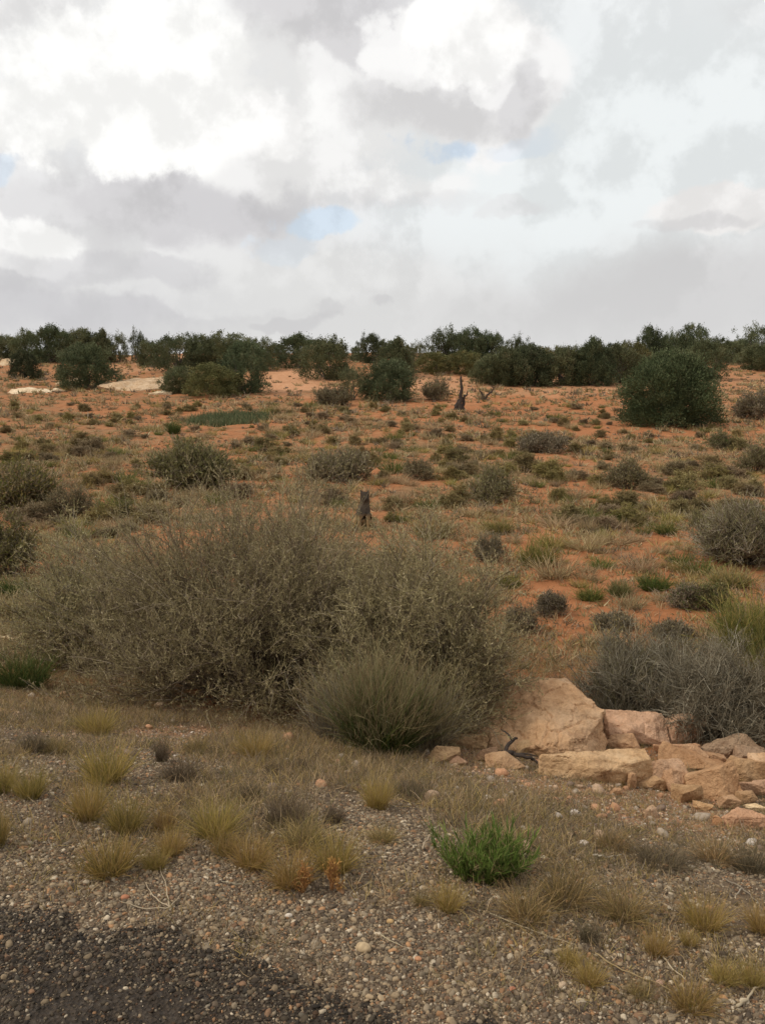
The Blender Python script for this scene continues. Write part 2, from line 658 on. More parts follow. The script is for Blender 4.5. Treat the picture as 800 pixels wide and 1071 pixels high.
def prop(o, label=None, cat=None, group=None, kind=None):
    for k, v in (('label', label), ('category', cat), ('group', group), ('kind', kind)):
        if v:
            o[k] = v
    return o


def link(name, me, parent=None, loc=(0, 0, 0), rz=0.0, sc=None):
    o = bpy.data.objects.new(name, me)
    C.objects.link(o)
    o.location = loc
    o.rotation_euler = (0, 0, rz)
    if sc is not None:
        o.scale = sc
    if parent is not None:
        o.parent = parent
    return o


def empty(name, loc, rz=0.0, sc=(1, 1, 1)):
    o = link(name, None, None, loc, rz, sc)
    o.empty_display_size = .2
    return o


LAND = []        # landmarks: (px, py, phrase)
SPOTS = []       # taken image ellipses (cx, cy, rx, ry)


# ================================================================== SETTING
def build_ground():
    fr = np.arange(-42, 42.01, .2)
    th = np.concatenate([np.arange(-180, -42, 6.0), fr, np.arange(48, 179, 6.0)])
    th = np.radians(th)
    r = [0.0, .6]
    while r[-1] < 5000:
        r.append(r[-1] * 1.0085 + .002)
    r = np.array(r[1:])
    X = r[:, None] * np.sin(th)[None]; Y = r[:, None] * np.cos(th)[None]
    Z = zt(X, Y)
    n, m = X.shape
    V = np.stack([X, Y, Z], -1).reshape(-1, 3)
    i = np.arange(n - 1)[:, None] * m + np.arange(m)[None]
    j = np.arange(n - 1)[:, None] * m + (np.arange(m)[None] + 1) % m
    F = np.stack([i, j, j + m, i + m], -1).reshape(-1, 4)[:, ::-1]
    c = len(V)
    V = np.vstack([V, [[0, 0, float(zt(0, 0))]]])
    a = np.arange(m)
    T = np.stack([np.full(m, c), (a + 1) % m, a], -1)
    x, y = V[:, 0], V[:, 1]
    v = y + .35 * np.clip(x, -3.2, 3.2)
    px, py = project(x, np.maximum(y, .3), V[:, 2])
    near = 1 - sstep(v + .8 * fbm(x * 1.2, y * 1.2, 21, 3), 5.2, 6.6)
    # bare red sand: washes in the plain, told in world coordinates
    def pool(cx, cy, rx, ry):
        X_, Y_, _ = pix1(cx, cy)
        X0, _, _ = pix1(cx - rx, cy); X1, _, _ = pix1(cx + rx, cy)
        _, Ya, _ = pix1(cx, cy + ry); _, Yb, _ = pix1(cx, cy - ry)
        q = ((x - X_) / ((X1 - X0) / 2)) ** 2 + ((y - Y_) / ((Yb - Ya) / 2)) ** 2
        return 1 - sstep(np.sqrt(q) + 1.1 * fbm(x / (X1 - X0) * 4, y / (Yb - Ya) * 4, int(cx), 3), .55, 1.25)
    bare = np.zeros(len(V))
    for b in ((600, 620, 120, 60, 1.0), (700, 645, 140, 40, .95), (720, 615, 60, 30, .8), (540, 575, 70, 25, .6), (600, 447, 110, 9, .9), (560, 425, 180, 10, .5), (720, 452, 160, 8, .5),
              (300, 445, 80, 8, .5), (150, 432, 70, 7, .5), (620, 520, 160, 20, .35), (470, 440, 70, 7, .6), (700, 560, 80, 30, .5), (380, 500, 90, 9, .4), (90, 555, 60, 25, .5),
              (690, 845, 130, 30, .75), (330, 770, 170, 22, .6), (110, 735, 120, 18, .5), (620, 830, 90, 18, .5), (230, 470, 120, 9, .4), (560, 690, 60, 30, .8), (60, 540, 80, 12, .5)):
        bare = np.maximum(bare, b[4] * pool(*b[:4]))
    pale = np.zeros(len(V))
    for b in ((310, 394, 60, 14, 1), (560, 400, 90, 9, .8), (455, 402, 40, 12, .9), (510, 392, 30, 8, .8), (140, 385, 60, 8, .6), (195, 376, 40, 6, .6), (770, 400, 60, 30, .35), (600, 410, 120, 4, .5)):
        pale = np.maximum(pale, b[4] * pool(*b[:4]))
    pale = np.where(y < 30, 0, pale)
    tint = np.stack([near, bare, pale], -1)
    me = mk_mesh('ground', V, [F, T], tint, True)
    me.materials.append(M_ground)
    prop(link('ground', me), kind='structure')


build_ground()


def edge_of_road(X, Y):
    return 2.08 + .22 * fbm(X * 2.2, Y * 2.2, 40, 2) + .16 * fbm(X * 8, Y * 8, 43, 3) - (Y + .40 * X)


def road_z(X, Y):
    edge = edge_of_road(X, Y)
    return zt(X, Y) + .014 * np.clip(edge / .16, -2.2, 1) + .010 * fbm(X * 14, Y * 14, 41, 4)


def build_road():
    xs = np.arange(-5, 5.01, .022); ys = np.arange(-3, 3.6, .022)
    X, Y = np.meshgrid(xs, ys, indexing='ij')
    edge = edge_of_road(X, Y)
    Z = road_z(X, Y)
    n, m = X.shape
    V = np.stack([X, Y, Z], -1).reshape(-1, 3)
    i = np.arange(n - 1)[:, None] * m + np.arange(m - 1)[None]
    F = np.stack([i, i + m, i + m + 1, i + 1], -1).reshape(-1, 4)
    keep = (edge.reshape(-1)[F] > -.4).all(1)
    used = np.unique(F[keep])
    re = np.full(len(V), -1); re[used] = np.arange(len(used))
    me = mk_mesh('road', V[used], [re[F[keep]]], None, True)
    me.materials.append(M_road)
    prop(link('road', me), kind='structure')


build_road()


def build_hill():
    xs = np.linspace(-60, 420, 90); ys = np.linspace(420, 700, 30)
    X, Y = np.meshgrid(xs, ys, indexing='ij')
    Z = -6 + 26.5 * np.exp(-((X - 118) / 48) ** 4) * np.exp(-((Y - 560) / 75) ** 4) + 2.0 * fbm(X * .02, Y * .02, 60, 4)
    n, m = X.shape
    V = np.stack([X, Y, Z], -1).reshape(-1, 3)
    i = np.arange(n - 1)[:, None] * m + np.arange(m - 1)[None]
    F = np.stack([i, i + m, i + m + 1, i + 1], -1).reshape(-1, 4)
    me = mk_mesh('hill', V, [F], None, True)
    me.materials.append(plain_mat('far_hill', (.42, .29, .18), sc=.05))
    prop(link('hill', me), kind='structure')


build_hill()


# ================================================================== ROCKS
def hull_mesh(name, pts, seed, rough=.03, cuts=7, bevel=.03, grain=1.0):
    """angular rock: the hull of a few points, edges chipped, faces broken up by noise"""
    bm = bmesh.new()
    for p in pts:
        bm.verts.new(p)
    r = bmesh.ops.convex_hull(bm, input=bm.verts)
    bmesh.ops.delete(bm, geom=list({g_ for g_ in r['geom_interior'] + r['geom_unused'] if isinstance(g_, bmesh.types.BMVert)}), context='VERTS')
    bmesh.ops.dissolve_limit(bm, angle_limit=R(9), verts=bm.verts[:], edges=bm.edges[:])
    s = float(np.mean(np.ptp(np.array([v.co[:] for v in bm.verts]), axis=0)))
    if bevel:
        bmesh.ops.bevel(bm, geom=bm.edges[:], offset=bevel * s, segments=1, affect='EDGES', clamp_overlap=True)
    bmesh.ops.triangulate(bm, faces=bm.faces[:])
    for _ in range(6):
        es = [e for e in bm.edges if e.calc_length() > s / cuts]
        if not es:
            break
        bmesh.ops.subdivide_edges(bm, edges=es, cuts=1)
        bmesh.ops.triangulate(bm, faces=bm.faces[:])
    bm.normal_update()
    o = Vector((seed * 3.1, seed * 1.7, seed * .9))
    for v in bm.verts:
        q = v.co / s
        a = mnoise.fractal(q * 2.6 * grain + o, .9, 2.0, 5)
        ridge = abs(mnoise.noise(Vector((q.x * 1.5, q.y * 1.5, q.z * 9)) + o)) - .25
        vd = mnoise.voronoi(q * 1.5 * grain + o + Vector((a, a, a)) * .25)[0]
        crack = max(0.0, .05 - (vd[1] - vd[0])) / .05
        chip = .5 * mnoise.cell(q * 3.0 + o + Vector((a, -a, a)) * .4)
        v.co = v.co + v.normal * (a * rough + ridge * rough * .5 - crack * crack * .018 + chip * rough * .45) * s
    for f in bm.faces:
        f.smooth = True
    me = bpy.data.meshes.new(name)
    bm.to_mesh(me)
    bm.free()
    me.set_sharp_from_angle(angle=R(24))
    me.materials.append(M_rock)
    return me


def rock_mesh(name, seed, dims, cuts=9, sub=4, rough=.05, planes=None, flat=.72, drop=.2):
    rng = np.random.default_rng(seed)
    n = 9 + cuts // 2
    P = rng.normal(0, 1, (n, 3))
    P = P / np.max(np.abs(P), axis=1, keepdims=True) ** .75 / np.linalg.norm(P, axis=1, keepdims=True) ** .25
    P[:, 2] = np.minimum(P[:, 2], flat + .25 * P[:, 0] * rng.normal(0, 1) + .2 * rng.uniform(0, 1, n))
    P = np.vstack([P, np.array([[-1, -.7, -.8], [1, -.6, -.8], [.8, .9, -.8], [-.9, .8, -.8]]) * rng.uniform(.75, 1, (4, 1))])
    lo, hi = P.min(0), P.max(0)
    P = (P - (lo + hi) / 2) / (hi - lo) * np.array(dims)
    P[:, 2] += dims[2] * (.5 - drop)
    return hull_mesh(name, [tuple(p) for p in P], seed, rough * .9, 24 if sub > 3 else 12, .015)


ROCKS = [  # cx, base row, w, h, label, tone
    (626, 820, 126, 33, 'long low sandstone slab lying in front of the tall boulder, widest in the rock pile', (1.04, 1, .95)),
    (489, 786, 46, 17, 'small tilted sandstone slab beside the reedy clump, at the pile’s bush end', (1, 1, 1)),
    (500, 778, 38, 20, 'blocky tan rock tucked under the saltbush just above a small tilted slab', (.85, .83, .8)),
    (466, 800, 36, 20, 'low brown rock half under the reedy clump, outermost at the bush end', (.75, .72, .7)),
    (555, 790, 42, 14, 'thin long sandstone slab wedged under the face of the tall boulder', (.95, .93, .9)),
    (530, 807, 44, 18, 'pale rounded slab under the end of the dark driftwood branch', (1.08, 1.04, 1)),
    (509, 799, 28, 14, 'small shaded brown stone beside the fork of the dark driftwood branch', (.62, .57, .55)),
    (480, 803, 20, 10, 'little flat stone at the gravel edge below the reedy clump', (.9, .88, .86)),
    (668, 783, 72, 36, 'big flat-topped tan block just behind the gap beside the tall boulder', (1.06, 1.04, 1)),
    (713, 780, 50, 33, 'squarish block with a shaded end, back row against the grey brush', (.98, .96, .93)),
    (655, 788, 36, 18, 'pinkish wedge filling the gap between tall boulder and flat-topped block', (1, .92, .86)),
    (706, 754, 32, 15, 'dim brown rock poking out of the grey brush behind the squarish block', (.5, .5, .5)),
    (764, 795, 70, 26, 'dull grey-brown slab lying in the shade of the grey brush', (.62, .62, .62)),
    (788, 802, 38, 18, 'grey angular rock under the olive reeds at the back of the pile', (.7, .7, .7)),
    (710, 793, 48, 17, 'thin reddish slab tilted up in front of the squarish block', (.92, .8, .72)),
    (731, 809, 76, 28, 'broad sloping tan slab in the middle of the rock pile', (1.02, .95, .88)),
    (697, 818, 50, 25, 'lumpy tan rock between the long low slab and the broad sloping slab', (.98, .95, .9)),
    (684, 828, 36, 17, 'pale smooth rock at the gravel edge by the upright shard', (1.08, 1.04, .98)),
    (710, 832, 32, 25, 'wedge-shaped rock with a dark undercut above the leaning plate', (1, .95, .88)),
    (722, 842, 34, 22, 'plate-like rock leaning down onto the gravel below the wedge', (1.02, 1, .95)),
    (752, 840, 58, 40, 'large angular block at the front of the pile with a steep pale face', (1.05, 1, .94)),
    (785, 824, 42, 32, 'ridged reddish slab leaning behind the large angular front block', (.95, .86, .78)),
    (790, 836, 34, 17, 'flat tan stone squeezed between the ridged slab and the white rock', (1, .92, .85)),
    (764, 849, 25, 15, 'small cube-like rock at the foot of the large angular front block', (1.05, 1, .9)),
    (781, 844, 20, 15, 'brownish chunk beside the white rock', (.85, .8, .75)),
    (790, 850, 24, 9, 'small white rock at the lower end of the rock pile', (1.5, 1.65, 1.8)),
    (790, 870, 64, 20, 'flat pinkish slab lying on the gravel, lowest of the rock pile', (1.05, .95, .88)),
    (661, 827, 9, 15, 'tiny upright shard of sandstone at the end of the long low slab', (1.05, 1, .95)),
    (681, 857, 15, 12, 'cream coloured stone alone on the reddish gravel below the pile', (1.15, 1.25, 1.3)),
    (751, 866, 10, 10, 'small orange stone on the gravel above the flat pinkish slab', (1.0, .8, .6)),
    (645, 800, 40, 14, 'narrow tan stone lying on top of the gap behind the long low slab', (1, .96, .92)),
    (725, 800, 34, 18, 'pale broken slab edge between the squarish block and broad sloping slab', (1.05, 1, .95)),
    (742, 822, 26, 15, 'small reddish stone caught above the large angular front block', (.95, .82, .74)),
    (798, 812, 30, 20, 'tan block cut by the frame edge above the ridged slab', (1.02, .97, .92)),
    (735, 850, 22, 10, 'flat cream chip on the gravel under the leaning plate', (1.15, 1.15, 1.1)),
    (645, 834, 16, 8, 'small tan chip lying on gravel before the long low slab', (1.05, 1, .92)),
    (745, 800, 30, 12, 'brown stone lodged between the dull grey-brown slab and the broad one', (.8, .74, .7)),
]


def build_rocks():
    X, Y, Z = pix1(568, 786)
    dep = depth(X, Y, Z)
    k = dep / FPX
    pts = []
    for a, z, y in ((-76, -4, 0), (-62, 20, .06), (14, 60, .20), (42, 57, .16), (67, 34, .02), (72, 0, -.04), (60, -6, -.16),
                    (46, 20, -.20), (38, -2, -.27), (-4, 15, -.29), (-54, 4, -.24), (-72, -6, -.12), (4, -8, -.31), (20, 40, -.02),
                    (-60, -6, .42), (52, -6, .42), (-20, 46, .42), (36, 52, .40), (62, 24, .34)):
        pts.append((a * k, y, z * k))
    me = hull_mesh('boulder', pts, 11, .045, 48, .010, 1.2)
    o = link('boulder', me, None, (X + .01, Y + .16, Z))
    o.color = (1.02, .97, .92, 1)
    prop(o, 'tall sandstone boulder with a sloping back, tallest in the rock pile beside the saltbush', 'boulder', 'sandstone rocks of the roadside pile')
    LAND.append((575, 750, 'the tall boulder'))
    for i, (x, yb, wp, hp, lab, tone) in enumerate(ROCKS):
        rng = random.Random(i * 7 + 3)
        X, Y, Z = pix1(x, yb - 2)
        dep = depth(X, Y, Z)
        w, h = wp * dep / FPX, hp * dep / FPX
        sd = (EYE - Z) / math.hypot(Y, EYE - Z)
        dp = min(w * rng.uniform(.55, .85), .46 * h / sd, .36)
        h = max((h - dp * sd * .85) * 1.22, .40 * h, .028)
        me = rock_mesh('rock', 100 + i, (w * .98, dp, h * 1.3), rng.randint(3, 8), 4 if wp > 20 else 3, .045, flat=rng.uniform(.5, .85), drop=.14)
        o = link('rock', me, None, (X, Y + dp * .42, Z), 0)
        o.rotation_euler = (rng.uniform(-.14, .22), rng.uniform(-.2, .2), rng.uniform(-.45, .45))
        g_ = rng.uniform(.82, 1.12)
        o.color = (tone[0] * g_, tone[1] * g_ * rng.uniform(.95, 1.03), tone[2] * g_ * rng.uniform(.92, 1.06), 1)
        prop(o, lab.replace('’', "'"), 'rock', 'sandstone rocks of the roadside pile')


build_rocks()

SLABS = [  # sandstone outcrops among the far trees
    (138, 408, 80, 24, 'broad pale sandstone outcrop sloping up beside the dark round juniper', (.92, .98, 1.02)),
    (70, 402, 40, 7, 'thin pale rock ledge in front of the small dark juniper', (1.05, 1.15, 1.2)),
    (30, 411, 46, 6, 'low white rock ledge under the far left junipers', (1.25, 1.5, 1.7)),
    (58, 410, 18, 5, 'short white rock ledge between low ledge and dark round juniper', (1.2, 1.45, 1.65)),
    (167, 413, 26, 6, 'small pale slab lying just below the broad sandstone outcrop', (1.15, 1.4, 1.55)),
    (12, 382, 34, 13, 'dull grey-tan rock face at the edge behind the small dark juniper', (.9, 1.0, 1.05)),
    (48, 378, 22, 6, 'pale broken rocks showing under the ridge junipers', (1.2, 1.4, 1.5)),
    (150, 383, 30, 6, 'thin tan ledge on the rise above the broad outcrop', (1, 1.02, 1)),
]


def build_slabs():
    for i, (x, yb, wp, hp, lab, tone) in enumerate(SLABS):
        X, Y, Z = pix1(x, yb)
        dep = depth(X, Y, Z)
        w, h = wp * dep / FPX, hp * dep / FPX
        dp = max(w * .8, h * 3)
        me = rock_mesh('sandstone_outcrop', 300 + i, (w, dp, h * (.9 if hp > 12 else 1.3)), 9, 4, .05, flat=.5, drop=.4)
        o = link('sandstone_outcrop', me, None, (X, Y + dp * .4, Z))
        o.rotation_euler = (.16 if hp > 12 else .05, random.Random(i).uniform(-.05, .05), 0)
        o.color = (*tone, 1)
        prop(o, lab, 'rock', 'pale sandstone outcrops on the rise')
        SPOTS.append((x, yb - hp / 2, wp / 2, hp / 2 + 3))
    LAND.append((138, 396, 'the broad pale outcrop'))


build_slabs()


# ================================================================== GRAVEL
def ico(sub):
    bm = bmesh.new()
    bmesh.ops.create_icosphere(bm, subdivisions=sub, radius=1)
    V = np.array([v.co[:] for v in bm.verts]); F = np.array([[v.index for v in f.verts] for f in bm.faces])
    bm.free()
    return V, F


GR_COL = [(3.0, (.27, .222, .160)), (3.0, (.36, .28, .185)), (1.0, (.54, .47, .365)), (3.2, (.13, .10, .072)), (.8, (.40, .235, .125)), (1.0, (.27, .165, .10)), (1.6, (.20, .155, .108))]
GR_RED = [(2.0, (.34, .27, .20)), (2.2, (.45, .24, .13)), (1.4, (.50, .34, .22)), (1.2, (.20, .14, .10)), (.6, (.58, .5, .42))]


def stones(name, X, Y, r, cols, rng, sub, lift=.25):
    n = len(X)
    V0, F0 = ico(sub)
    Z = np.maximum(zt(X, Y), road_z(X, Y))
    A = rng.normal(0, 1, (n, 3, 3))
    q, _ = np.linalg.qr(A)
    sc = np.stack([rng.uniform(.8, 1.35, n), rng.uniform(.65, 1.05, n), rng.uniform(.45, .8, n)], -1)
    lump = 1 + rng.uniform(-.34, .28, (n, len(V0), 1)) * (1.0 if len(V0) < 20 else .55)
    P = V0[None] * lump * sc[:, None, :]
    P = np.einsum('nij,nvj->nvi', q, P)
    # stones lie flat rather than on edge
    P[:, :, 2] *= .75
    P = P * r[:, None, None] + np.stack([X, Y, Z + r * lift], -1)[:, None, :]
    F = F0[None] + np.arange(n)[:, None, None] * len(V0)
    return P.reshape(-1, 3), F.reshape(-1, 3), np.repeat(cols, len(V0), 0)


def in_view(X, Y, m=240):
    px, py = project(X, Y, zt(X, Y))
    return (px > -m) & (px < 800 + m) & (py < 1071 + m)


def build_gravel():
    rng = np.random.default_rng(5)
    acc = Acc()
    n = 1150000
    X = rng.uniform(-3.8, 3.9, n); Y = rng.uniform(1.4, 6.4, n)
    v = Y + .35 * X
    e = edge_of_road(X, Y)
    patch = fbm(X * 1.6, Y * 1.6, 50, 3)
    dens = np.where(e > .03, np.clip(.42 + .58 * np.exp(-np.maximum(e, 0) / .22) + 1.0 * fbm(X * 3.5, Y * 3.5, 51, 3), .12, .95), 1.0 - .86 * sstep(v + patch * 1.4, 2.6, 3.9))
    dens = np.where(v > 5.8, .06, dens) * np.where(np.abs(e) < .05, .8, 1)
    k = (rng.uniform(0, 1, n) < dens) & in_view(X, Y)
    X, Y, e, v = X[k], Y[k], e[k], v[k]
    n = len(X)
    r = np.clip(rng.lognormal(math.log(.0041), .46, n), .0022, .0125) * np.where(e > .03, .9, 1)
    cols = pal(rng, n, GR_COL, 1, .32) * np.array([.82, .77, .70])
    redz = (sstep(v, 3.2, 4.6) * rng.uniform(0, 1, n) > .45)
    cr = pal(rng, n, GR_RED, 1, .2)
    cols = np.where(redz[:, None], cr, cols)
    cols = np.where((e > .03)[:, None], cols * rng.choice([.22, .42, .9], (n, 1), p=[.42, .33, .25]), cols)
    big = r > .0095
    for m_, sub in ((big, 2), (~big, 1)):
        P, F, T = stones('g', X[m_], Y[m_], r[m_], cols[m_], rng, sub, .08)
        acc.add(P, [F], T)
    me = acc.mesh('gravel', M_stone, False)
    prop(link('gravel', me), kind='stuff')
    # a scatter of broken rock towards the pile and along the foot of the slope
    acc = Acc()
    n = 2600
    X = rng.uniform(-4, 4.2, n); Y = rng.uniform(3.0, 8.5, n)
    v = Y + .35 * X
    px, py = project(X, Y, zt(X, Y))
    d = np.exp(-((px - 640) / 170) ** 2 - ((py - 845) / 45) ** 2) * .9 + np.exp(-((px - 120) / 150) ** 2 - ((py - 735) / 22) ** 2) * .45 + np.exp(-((px - 330) / 120) ** 2 - ((py - 785) / 25) ** 2) * .5 + .03
    k = (rng.uniform(0, 1, n) < d) & in_view(X, Y)
    X, Y = X[k], Y[k]
    n = len(X)
    r = np.clip(rng.lognormal(math.log(.016), .45, n), .008, .045)
    P, F, T = stones('s', X, Y, r, pal(rng, n, GR_RED, 1, .2), rng, 2, .3)
    acc.add(P, [F], T)
    prop(link('rubble', acc.mesh('rubble', M_stone, False)), kind='stuff')
    # pebbles one can point at
    for x, y, w, lab, c in ((380, 994, 17, 'smooth tan egg-shaped pebble, biggest in the open gravel', (.46, .34, .2)), (437, 1004, 8, 'small orange pebble close to the biggest tan pebble', (.45, .23, .12)),
                            (408, 965, 8, 'small yellow-orange pebble on gravel below the green plant', (.48, .31, .14)), (131, 940, 9, 'rust-red pebble beside the forked dry stalk', (.4, .17, .09)),
                            (535, 1037, 10, 'brick-red pebble near the lower gravel by the road', (.42, .18, .10)), (690, 1030, 11, 'pink-orange pebble beside the pale bleached stick', (.46, .29, .2)),
                            (588, 1032, 11, 'upright tan pebble under a small grey tuft', (.5, .37, .25)), (302, 959, 8, 'pale cream pebble below the yellow grass clumps', (.6, .52, .42)),
                            (268, 1044, 8, 'white pebble lying on the dark asphalt', (.6, .57, .5)), (76, 990, 8, 'bright cream pebble on the dark asphalt at the road corner', (.6, .54, .44))):
        Xp, Yp, Zp = pix1(x, y)
        rr = w * depth(Xp, Yp, Zp) / FPX / 2
        g2 = np.random.default_rng(int(x))
        V0, F0 = ico(3)
        P = V0 * np.array([1.0, .72, .62])
        P = P * (1 + .10 * np.array([mnoise.noise(Vector(q) * 1.6 + Vector((x, y, 0))) for q in V0])[:, None])
        me = mk_mesh('pebble', P * rr, [F0], np.broadcast_to(np.array(c), (len(P), 3)), True)
        me.materials.append(M_stone)
        prop(link('pebble', me, None, (Xp, Yp, Zp + rr * .35), g2.uniform(-.5, .5)), lab, 'pebble', 'single pebbles in the gravel')


build_gravel()


# ================================================================== PLANTS
TAN = [(4, (.40, .295, .15)), (3, (.31, .225, .115)), (2, (.49, .38, .215)), (1, (.21, .155, .085))]
STRAW = [(4, (.43, .325, .115)), (3, (.32, .25, .085)), (2, (.22, .195, .06)), (1, (.52, .41, .19))]
OLIVE = [(4, (.19, .165, .065)), (3, (.25, .21, .088)), (2, (.13, .12, .046)), (1, (.32, .265, .125))]
GREY = [(4, (.185, .150, .098)), (3, (.255, .210, .140)), (2, (.115, .088, .056)), (1, (.34, .285, .20))]
SAGE = [(4, (.205, .175, .085)), (3, (.255, .22, .115)), (2, (.145, .12, .058)), (1, (.32, .275, .16))]
GREEN = [(4, (.085, .12, .03)), (3, (.115, .15, .042)), (2, (.06, .085, .022)), (1, (.17, .18, .065))]
LIME = [(4, (.155, .235, .045)), (3, (.21, .29, .065)), (2, (.09, .15, .03)), (1.4, (.29, .26, .09)), (.9, (.38, .30, .14))]
YELG = [(4, (.20, .18, .045)), (3, (.145, .15, .036)), (2, (.28, .235, .07)), (1, (.10, .11, .028))]
BRUSH = [(4, (.335, .285, .135)), (3, (.40, .34, .175)), (2, (.25, .212, .098)), (1, (.52, .445, .26))]
BRUSHW = [(4, (.19, .145, .092)), (2, (.28, .22, .145)), (2, (.115, .087, .055)), (.8, (.40, .33, .235))]
DEADW = [(4, (.235, .198, .138)), (3, (.31, .265, .19)), (2, (.145, .115, .078)), (1, (.43, .375, .28))]


def tuft_mesh(name, seed, n, cols, h=1.0, spread=.55, droop=-.12, w=.012, segs=4, base=.22, wig=.1):
    """unit grass tuft: height about h, radius about .5"""
    rng = np.random.default_rng(seed)
    a = rng.uniform(0, 2 * math.pi, n); q = np.sqrt(rng.uniform(0, 1, n))
    s = np.stack([np.cos(a) * q * base, np.sin(a) * q * base, np.zeros(n) - .02], -1)
    lean = rng.uniform(.05, 1, n) * spread * 1.5
    a2 = a + rng.normal(0, .5, n)
    d = np.stack([np.cos(a2) * lean, np.sin(a2) * lean, np.ones(n)], -1)
    ln = h * rng.uniform(.45, 1.05, n)
    P = walk(rng, s, d, ln, segs, wig, droop)
    V, F, per = ribbons(rng, P, w * rng.uniform(.6, 1.2, n))
    return Acc().add(V, [F], pal(rng, n, cols, per, .2))


def shrub_parts(seed, rx, ry, h, n1, n2, n3, wood, leaf, lf=(.03, .011), nleaf=3, up=.5, twig_r=.0022, stem_r=.009, uneven=.25, l3=.13, low=.0, wig=.16, wood_twig=.6):
    """a real-size shrub: (branches Acc, foliage Acc). Stems leave the foot and fan to an uneven dome; twigs and leaves fill the outer part."""
    rng = np.random.default_rng(seed)
    br, fo = Acc(), Acc()
    a = rng.uniform(0, 2 * math.pi, n1)
    el = np.arcsin(np.clip(rng.uniform(low, 1, n1) ** .8, 0, 1))
    u = np.stack([np.cos(a) * np.cos(el), np.sin(a) * np.cos(el), np.sin(el)], -1)
    bump = 1 + uneven * np.array([mnoise.noise(Vector(q) * 2.3 + Vector((seed, 0, 0))) * 1.6 for q in u]) + rng.normal(0, .05, n1)
    tip = u * np.array([rx, ry, h]) * (bump * rng.uniform(.72, 1.0, n1))[:, None]
    b0 = np.stack([np.cos(a) * rx * .3 * rng.uniform(0, 1, n1), np.sin(a) * ry * .3 * rng.uniform(0, 1, n1), np.zeros(n1)], -1)
    segs = 5
    t = np.linspace(0, 1, segs + 1)[None, :, None]
    ctrl = b0 + (tip - b0) * .5 + np.array([0, 0, 1]) * (np.linalg.norm(tip - b0, axis=1) * .16)[:, None]
    P = (1 - t) ** 2 * b0[:, None] + 2 * t * (1 - t) * ctrl[:, None] + t ** 2 * tip[:, None]
    P[:, 1:] += rng.normal(0, .018 * (rx + h), P[:, 1:].shape)
    V, F, per = tubes(P, stem_r * rng.uniform(.6, 1.3, n1), twig_r * 1.1 * np.ones(n1))
    br.add(V, [F], pal(rng, n1, wood, per, .15))
    s, d, q, tt = along(rng, P, n2, .25, 1.0)
    nb = len(s)
    out = unit(s / np.array([rx, ry, h]) * np.array([1, 1, .6]) + 1e-6)
    dd = d * .5 + out * .5 + rng.normal(0, .55, (nb, 3)) + np.array([0, 0, up])
    P2 = walk(rng, s, dd, (.10 + .20 * rng.uniform(0, 1, nb)) * (rx + h) * .75, 4, wig)
    P2[:, :, 2] = np.maximum(P2[:, :, 2], .005)
    V, F, per = tubes(P2, twig_r * 1.4 * np.ones(nb), twig_r * .7 * np.ones(nb))
    br.add(V, [F], pal(rng, nb, wood, per, .2))
    s, d, q, tt = along(rng, P2, n3, .2, 1.0)
    nb = len(s)
    dd = d * .6 + rng.normal(0, .6, (nb, 3)) + np.array([0, 0, up])
    P3 = walk(rng, s, dd, l3 * rng.uniform(.5, 1.3, nb), 3, wig)
    V, F, per = tubes(P3, twig_r * .9 * np.ones(nb), twig_r * .35 * np.ones(nb))
    nw = rng.uniform(0, 1, nb) < wood_twig
    c = np.where(nw[:, None], pal(rng, nb, wood, 1, .2), pal(rng, nb, leaf, 1, .2))
    br.add(V, [F], np.repeat(c, per, 0))
    if nleaf:
        s, d, q, tt = along(rng, P3, nleaf, .1, 1.0)
        nb = len(s)
        V, F, per = leaves(rng, s, d * .8 + rng.normal(0, .5, (nb, 3)) + np.array([0, 0, .3]), lf[0] * rng.uniform(.6, 1.3, nb), lf[1] * rng.uniform(.6, 1.3, nb))
        fo.add(V, [F], pal(rng, nb, leaf, per, .2))
    return br, fo


